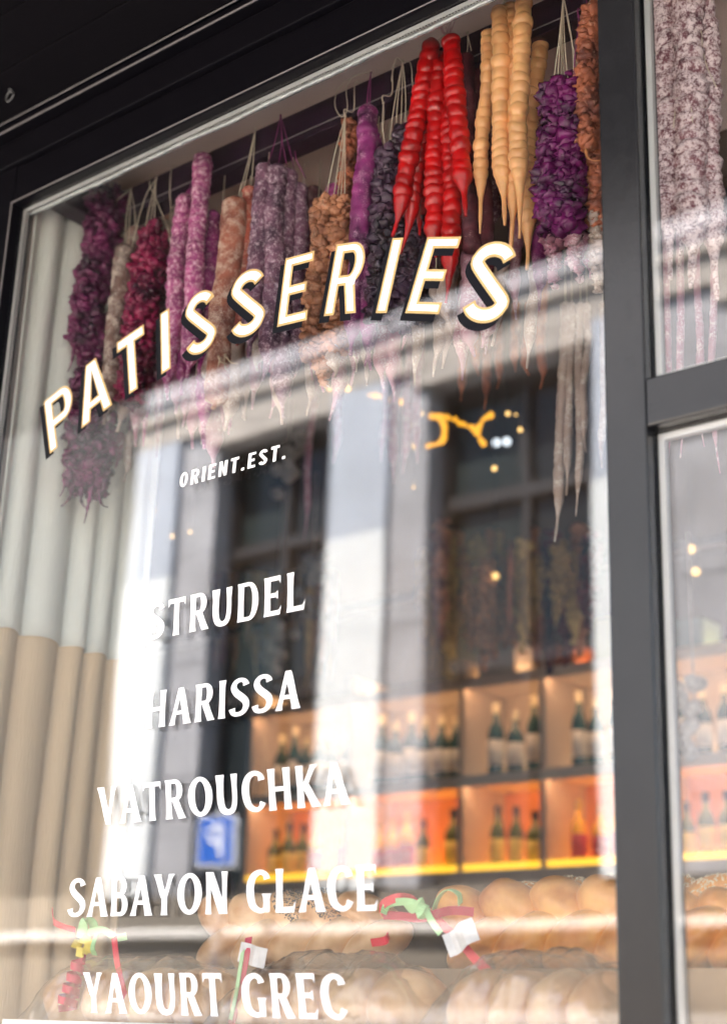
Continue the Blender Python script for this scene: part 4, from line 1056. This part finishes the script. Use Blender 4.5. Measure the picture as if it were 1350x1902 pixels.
def plate(contours, y0, y1, mb, strip=False):
    """flat vinyl shape in the glass plane between depths y0 (front) and y1"""
    flat = [p for c_ in contours for p in c_]
    if strip:
        m_ = len(flat); tris = [(i, i + 1, m_ - 2 - i, m_ - 1 - i) for i in range(m_ // 2 - 1)]
    else: tris = tessellate_polygon([[Vector((x, z, 0)) for x, z in c_] for c_ in contours])
    n = len(flat)
    dy = [(min(i, n - 1 - i) * 3e-6 if strip else 0) for i in range(n)]
    vs = [(x, y0 + dy[i], z) for i, (x, z) in enumerate(flat)] + [(x, y1 + dy[i], z) for i, (x, z) in enumerate(flat)]
    fs = [tuple(t_) for t_ in tris] + [tuple(i + n for i in reversed(t_)) for t_ in tris]
    k = 0
    for c_ in contours:
        m_ = len(c_)
        for i in range(m_):
            a_, b_ = k + i, k + (i + 1) % m_; fs.append((a_, b_, b_ + n, a_ + n))
        k += m_
    mb.add(vs, fs)
VW = mat('white_vinyl', (.92, .92, .92), rough=.45); VG = mat('gold_leaf', (.62, .42, .17), rough=.4, metal=.25, var=.12, scale=60); VB = mat('black_vinyl', (.004, .004, .007), rough=.5, spec=.15)
# PATISSERIES: (glyph, bottom left, bottom right, top left) measured on the glass
big = [('P', (93.5, 843), (144, 802), (82, 746.5)), ('A', (152.2, 796), (209.3, 751.5), (141.5, 694.4)), ('T', (223.1, 743.8), (274.7, 709.8), (217.3, 636.7)),
       ('I', (300.4, 695.6), (317.8, 684.4), (298.2, 583.3)), ('S', (345.5, 668.2), (400.9, 645.3), (346, 553.4)), ('S', (428.1, 635), (490.3, 614.3), (432.4, 512.5)),
       ('E', (515.5, 607.5), (570, 594.5), (531.1, 480.3)), ('R', (602.2, 587.4), (661.5, 581), (625.9, 454)), ('I', (698.5, 581.5), (718.7, 581.5), (729.6, 442.2)),
       ('E', (753.3, 581.5), (815.6, 583.6), (794.8, 440.1)), ('S', (852.6, 597), (935, 603.5), (885, 447))]
GO = .0042
t = thing('window_lettering', 'arched word PATISSERIES in white letters edged with gold and black shade on the big pane', 'lettering')
for ch, bl, br, tl in big:
    A, B, C_ = P(*bl, 0), P(*br, 0), P(*tl, 0)
    ux = Vector((B.x - A.x, B.z - A.z)); uz = Vector((C_.x - A.x, C_.z - A.z)); H = abs(uz.length); a = ux.length / H
    s = .23 if ch != 'I' else a
    s = min(.19, a * .31) if ch != 'I' else a
    cs = []
    for q, c_ in enumerate(sans(ch, a, s)):
        pts = [tuple(Vector((A.x, A.z)) + ux * (x / a) + uz * y) for x, y in c_]
        ar = area(pts)
        if (q == 0) != (ar > 0): pts = pts[::-1]
        cs.append(pts)
    inner = [offset(c_, -GO) for c_ in cs]
    if ch == 'S':
        cl = scurve(a, s); cut = GO / H; k0 = 0
        while len(cl) > 8 and sum((Vector(cl[q + 1]) - Vector(cl[q])).length for q in range(k0)) < cut: k0 += 1
        cl = cl[k0:len(cl) - k0]
        inner = [[tuple(Vector((A.x, A.z)) + ux * (x / a) + uz * y) for x, y in thick(cl, s / 2 - GO / H)]]
    mb = MB(); plate(inner, -.0016, -.0013, mb, ch == 'S'); lt = mb.build('letter', VW, t)
    mb = MB(); plate(cs, -.0012, -.0009, mb, ch == 'S'); mb.build('gold_outline', VG, lt)
    mb = MB(); plate([[(x - .0105, z - .0095) for x, z in c_] for c_ in cs], -.0007, -.0004, mb, ch == 'S'); mb.build('black_shade', VB, lt)

# flared capitals: strokes that widen at their ends; (list of pieces, advance)
def st(x0, y0, x1, y1, h=.074, f=1.34, f2=None):
    f2 = f if f2 is None else f2
    a, b = Vector((x0, y0)), Vector((x1, y1)); d = (b - a).normalized(); n = Vector((-d.y, d.x)); L = (b - a).length
    pos = [0, .04, .12, .3, .5, .7, .88, .96, 1]; fw = [f, 1 + (f - 1) * .62, 1 + (f - 1) * .25, 1.03, .97, 1.03, 1 + (f2 - 1) * .25, 1 + (f2 - 1) * .62, f2]
    hor = abs(d.y) > .5
    def cutp(i, sgn):
        p = a + d * (L * pos[i]) + n * (h * fw[i] * sgn)
        if hor and i in (0, len(pos) - 1):            # stroke ends lie on the baseline or the cap line
            yv = y0 if i == 0 else y1; k = (yv - p.y) / d.y; p = p + d * k
        return (p.x, p.y)
    return [cutp(i, -1) for i in range(len(pos))] + [cutp(i, 1) for i in range(len(pos) - 1, -1, -1)]
def cv(cp, hw, n=6):
    v = crom([Vector((x, y, 0)) for x, y in cp], n); m_ = len(v)
    w_ = [hw[0] + 0 for _ in v]
    for i in range(m_):
        f = i / (m_ - 1) * (len(hw) - 1); k = min(len(hw) - 2, int(f)); w_[i] = hw[k] + (hw[k + 1] - hw[k]) * (f - k)
    return thick([(p.x, p.y) for p in v], w_)
def ring(cx, rx, s=.09, thin=.055, a0=0, a1=360, cy=.5, ry=.5):
    n = 30; o_, i_ = [], []
    for k in range(n + 1):
        an = radians(a0 + (a1 - a0) * k / n); o_.append((cx + rx * cos(an), cy + ry * sin(an)))
        i_.append((cx + (rx - 2 * s) * cos(an), cy + (ry - 2 * thin) * sin(an)))
    return o_ + i_[::-1] if a1 - a0 < 359 else (o_[:-1], i_[:-1][::-1])
def bowl(x0, y0, y1, rx, s=.08, thin=.05):
    cy = (y0 + y1) / 2; ry = (y1 - y0) / 2; o_ = [(x0, y0)] + arc(x0 + rx * .35, cy, rx * .65, ry, -90, 90, 12) + [(x0, y1)]
    i_ = [(x0, y1 - 2 * thin)] + arc(x0 + rx * .35, cy, rx * .65 - 2 * s, ry - 2 * thin, 90, -90, 12) + [(x0, y0 + 2 * thin)]
    return o_ + i_
SC = [(.42, .80), (.38, .90), (.26, .945), (.13, .89), (.085, .75), (.16, .615), (.28, .51), (.40, .39), (.43, .25), (.36, .11), (.22, .055), (.09, .09), (.05, .21)]
G = {
 'I': ([st(.10, 0, .10, 1)], .20), 'T': ([st(.25, 0, .25, .90, f2=1), [(.0, .995), (.0, .78), (.045, .875), (.46, .875), (.50, .78), (.50, .995)]], .50),
 'L': ([st(.11, 0.002, .11, 1), [(.19, .0), (.46, .0), (.50, .26), (.44, .125), (.19, .12)]], .50),
 'E': ([st(.11, 0.002, .11, .998), [(.19, .0), (.44, .0), (.48, .23), (.42, .12), (.19, .115)], [(.19, .885), (.42, .885), (.455, .79), (.455, 1), (.19, 1)], [(.19, .46), (.34, .46), (.385, .40), (.385, .63), (.34, .57), (.19, .57)]], .48),
 'F': ([], .4),
 'H': ([st(.10, 0, .10, 1), st(.48, 0, .48, 1), [(.18, .45), (.40, .45), (.40, .56), (.18, .56)]], .58),
 'N': ([st(.08, 0, .08, 1, h=.055, f=1.5), st(.50, 0, .50, 1, h=.055, f=1.5), st(.10, 1, .47, 0, h=.095, f=1)], .58),
 'U': ([cv([(.10, .985), (.10, .7), (.10, .35), (.16, .12), (.30, .055), (.42, .12), (.475, .35), (.475, .7), (.475, .985)], [.115, .085, .085, .082, .065, .065, .06, .06, .085])], .57),
 'O': ([ring(.33, .33)], .66), 'C': ([cv([(.50, .76), (.47, .88), (.33, .945), (.17, .86), (.09, .66), (.085, .42), (.15, .17), (.31, .055), (.44, .09), (.51, .22)], [.085, .06, .055, .075, .09, .09, .08, .055, .05, .075])], .54),
 'G': ([cv([(.50, .78), (.46, .89), (.33, .945), (.17, .86), (.09, .66), (.085, .42), (.15, .17), (.31, .055), (.42, .07), (.475, .11)], [.08, .06, .055, .075, .09, .09, .08, .055, .05, .05]), st(.49, .02, .49, .44, h=.075, f=.9, f2=1.6)], .60),
 'D': ([st(.11, 0.002, .11, .998), bowl(.19, 0, 1, .40)], .60),
 'B': ([st(.11, 0.002, .11, .998), bowl(.19, .5, 1, .28), bowl(.19, 0, .55, .32)], .51),
 'R': ([st(.11, 0, .11, .998), bowl(.19, .44, 1, .31), st(.28, .50, .47, 0, h=.085, f=.9, f2=1.15)], .54),
 'P': ([st(.11, 0, .11, .998), bowl(.19, .42, 1, .31)], .50),
 'K': ([st(.11, 0, .11, 1), st(.20, .46, .46, 1, h=.055, f=1, f2=1.6), st(.22, .58, .48, 0, h=.085, f=.8, f2=1.2)], .55),
 'A': ([st(.06, 0, .27, .99, h=.052, f=1.7, f2=.9), st(.50, 0, .29, .99, h=.085, f=1.3, f2=.8), [(.14, .27), (.42, .27), (.40, .37), (.16, .37)]], .57),
 'V': ([st(.30, 0, .08, 1, h=.085, f=.8, f2=1.3), st(.27, 0, .48, 1, h=.05, f=.9, f2=1.7)], .55),
 'Y': ([st(.27, 0, .27, .46, f2=1), st(.25, .42, .07, 1, h=.08, f=.9, f2=1.3), st(.29, .42, .46, 1, h=.05, f=.9, f2=1.7)], .53),
 'S': ([cv(SC, [.085, .06, .052, .06, .078, .088, .092, .088, .078, .06, .052, .06, .09])], .49), ' ': ([], .30)}
def flared(word, bl, br, tl, label, gap=.13):
    A, B, C_ = P(*bl, 0), P(*br, 0), P(*tl, 0)
    tot = sum(G[c_][1] for c_ in word) + gap * (len(word) - 1)
    ux = Vector((B.x - A.x, B.z - A.z)) / tot; uz = Vector((C_.x - A.x, C_.z - A.z)); o0 = Vector((A.x, A.z))
    t = thing('window_lettering', label, 'lettering'); x = 0
    for c_ in word:
        pcs, adv = G[c_]
        if pcs:
            mb = MB()
            for k, pc in enumerate(pcs):
                cs = list(pc) if isinstance(pc, tuple) else [pc]
                cs = [[tuple(o0 + ux * (x + u) + uz * v) for u, v in c2] for c2 in cs]
                plate(cs, -.0010 - k * .00004, -.0006 + k * .00004, mb)
            mb.build('letter', VW, t)
        x += adv + gap
flared('STRUDEL', (273.9, 1191), (567.4, 1131.9), (277, 1123), 'white word STRUDEL on the big pane')
flared('HARISSA', (271.4, 1354.8), (555.3, 1315.7), (275, 1287), 'white word HARISSA on the big pane')
flared('VATROUCHKA', (184, 1534), (648.8, 1494), (183.2, 1464), 'white word VATROUCHKA on the big pane', gap=.11)
flared('SABAYON GLACE', (127.5, 1704.8), (702.5, 1692), (130.7, 1632.7), 'white words SABAYON GLACE on the big pane', gap=.10)
flared('YAOURT GREC', (159.4, 1881.7), (645, 1895.4), (157, 1807.4), 'white words YAOURT GREC on the big pane', gap=.11)
# ORIENT.EST. in small bold capitals
A, B, C_ = P(333.3, 906.9, 0), P(529.8, 851.8, 0), P(336.5, 879.3, 0)
wd = {'O': .50, 'R': .50, 'I': .19, 'E': .44, 'N': .50, 'T': .48, '.': .17, 'S': .48}
word = 'ORIENT.EST.'; gap = .20; tot = sum(wd[c_] for c_ in word) + gap * (len(word) - 1)
ux = Vector((B.x - A.x, B.z - A.z)) / tot; uz = Vector((C_.x - A.x, C_.z - A.z)); o0 = Vector((A.x, A.z)); x = 0
t = thing('window_lettering', 'small white line ORIENT.EST. under the arched word', 'lettering')
for c_ in word:
    mb = MB(); cs = []
    for q, p_ in enumerate(sans(c_, wd[c_], .175 if c_ != 'I' else wd[c_])):
        pts = [tuple(o0 + ux * (x + u) + uz * v) for u, v in p_]
        cs.append(pts)
    plate(cs, -.0010, -.0006, mb, c_ == 'S'); mb.build('letter', VW, t); x += wd[c_] + gap
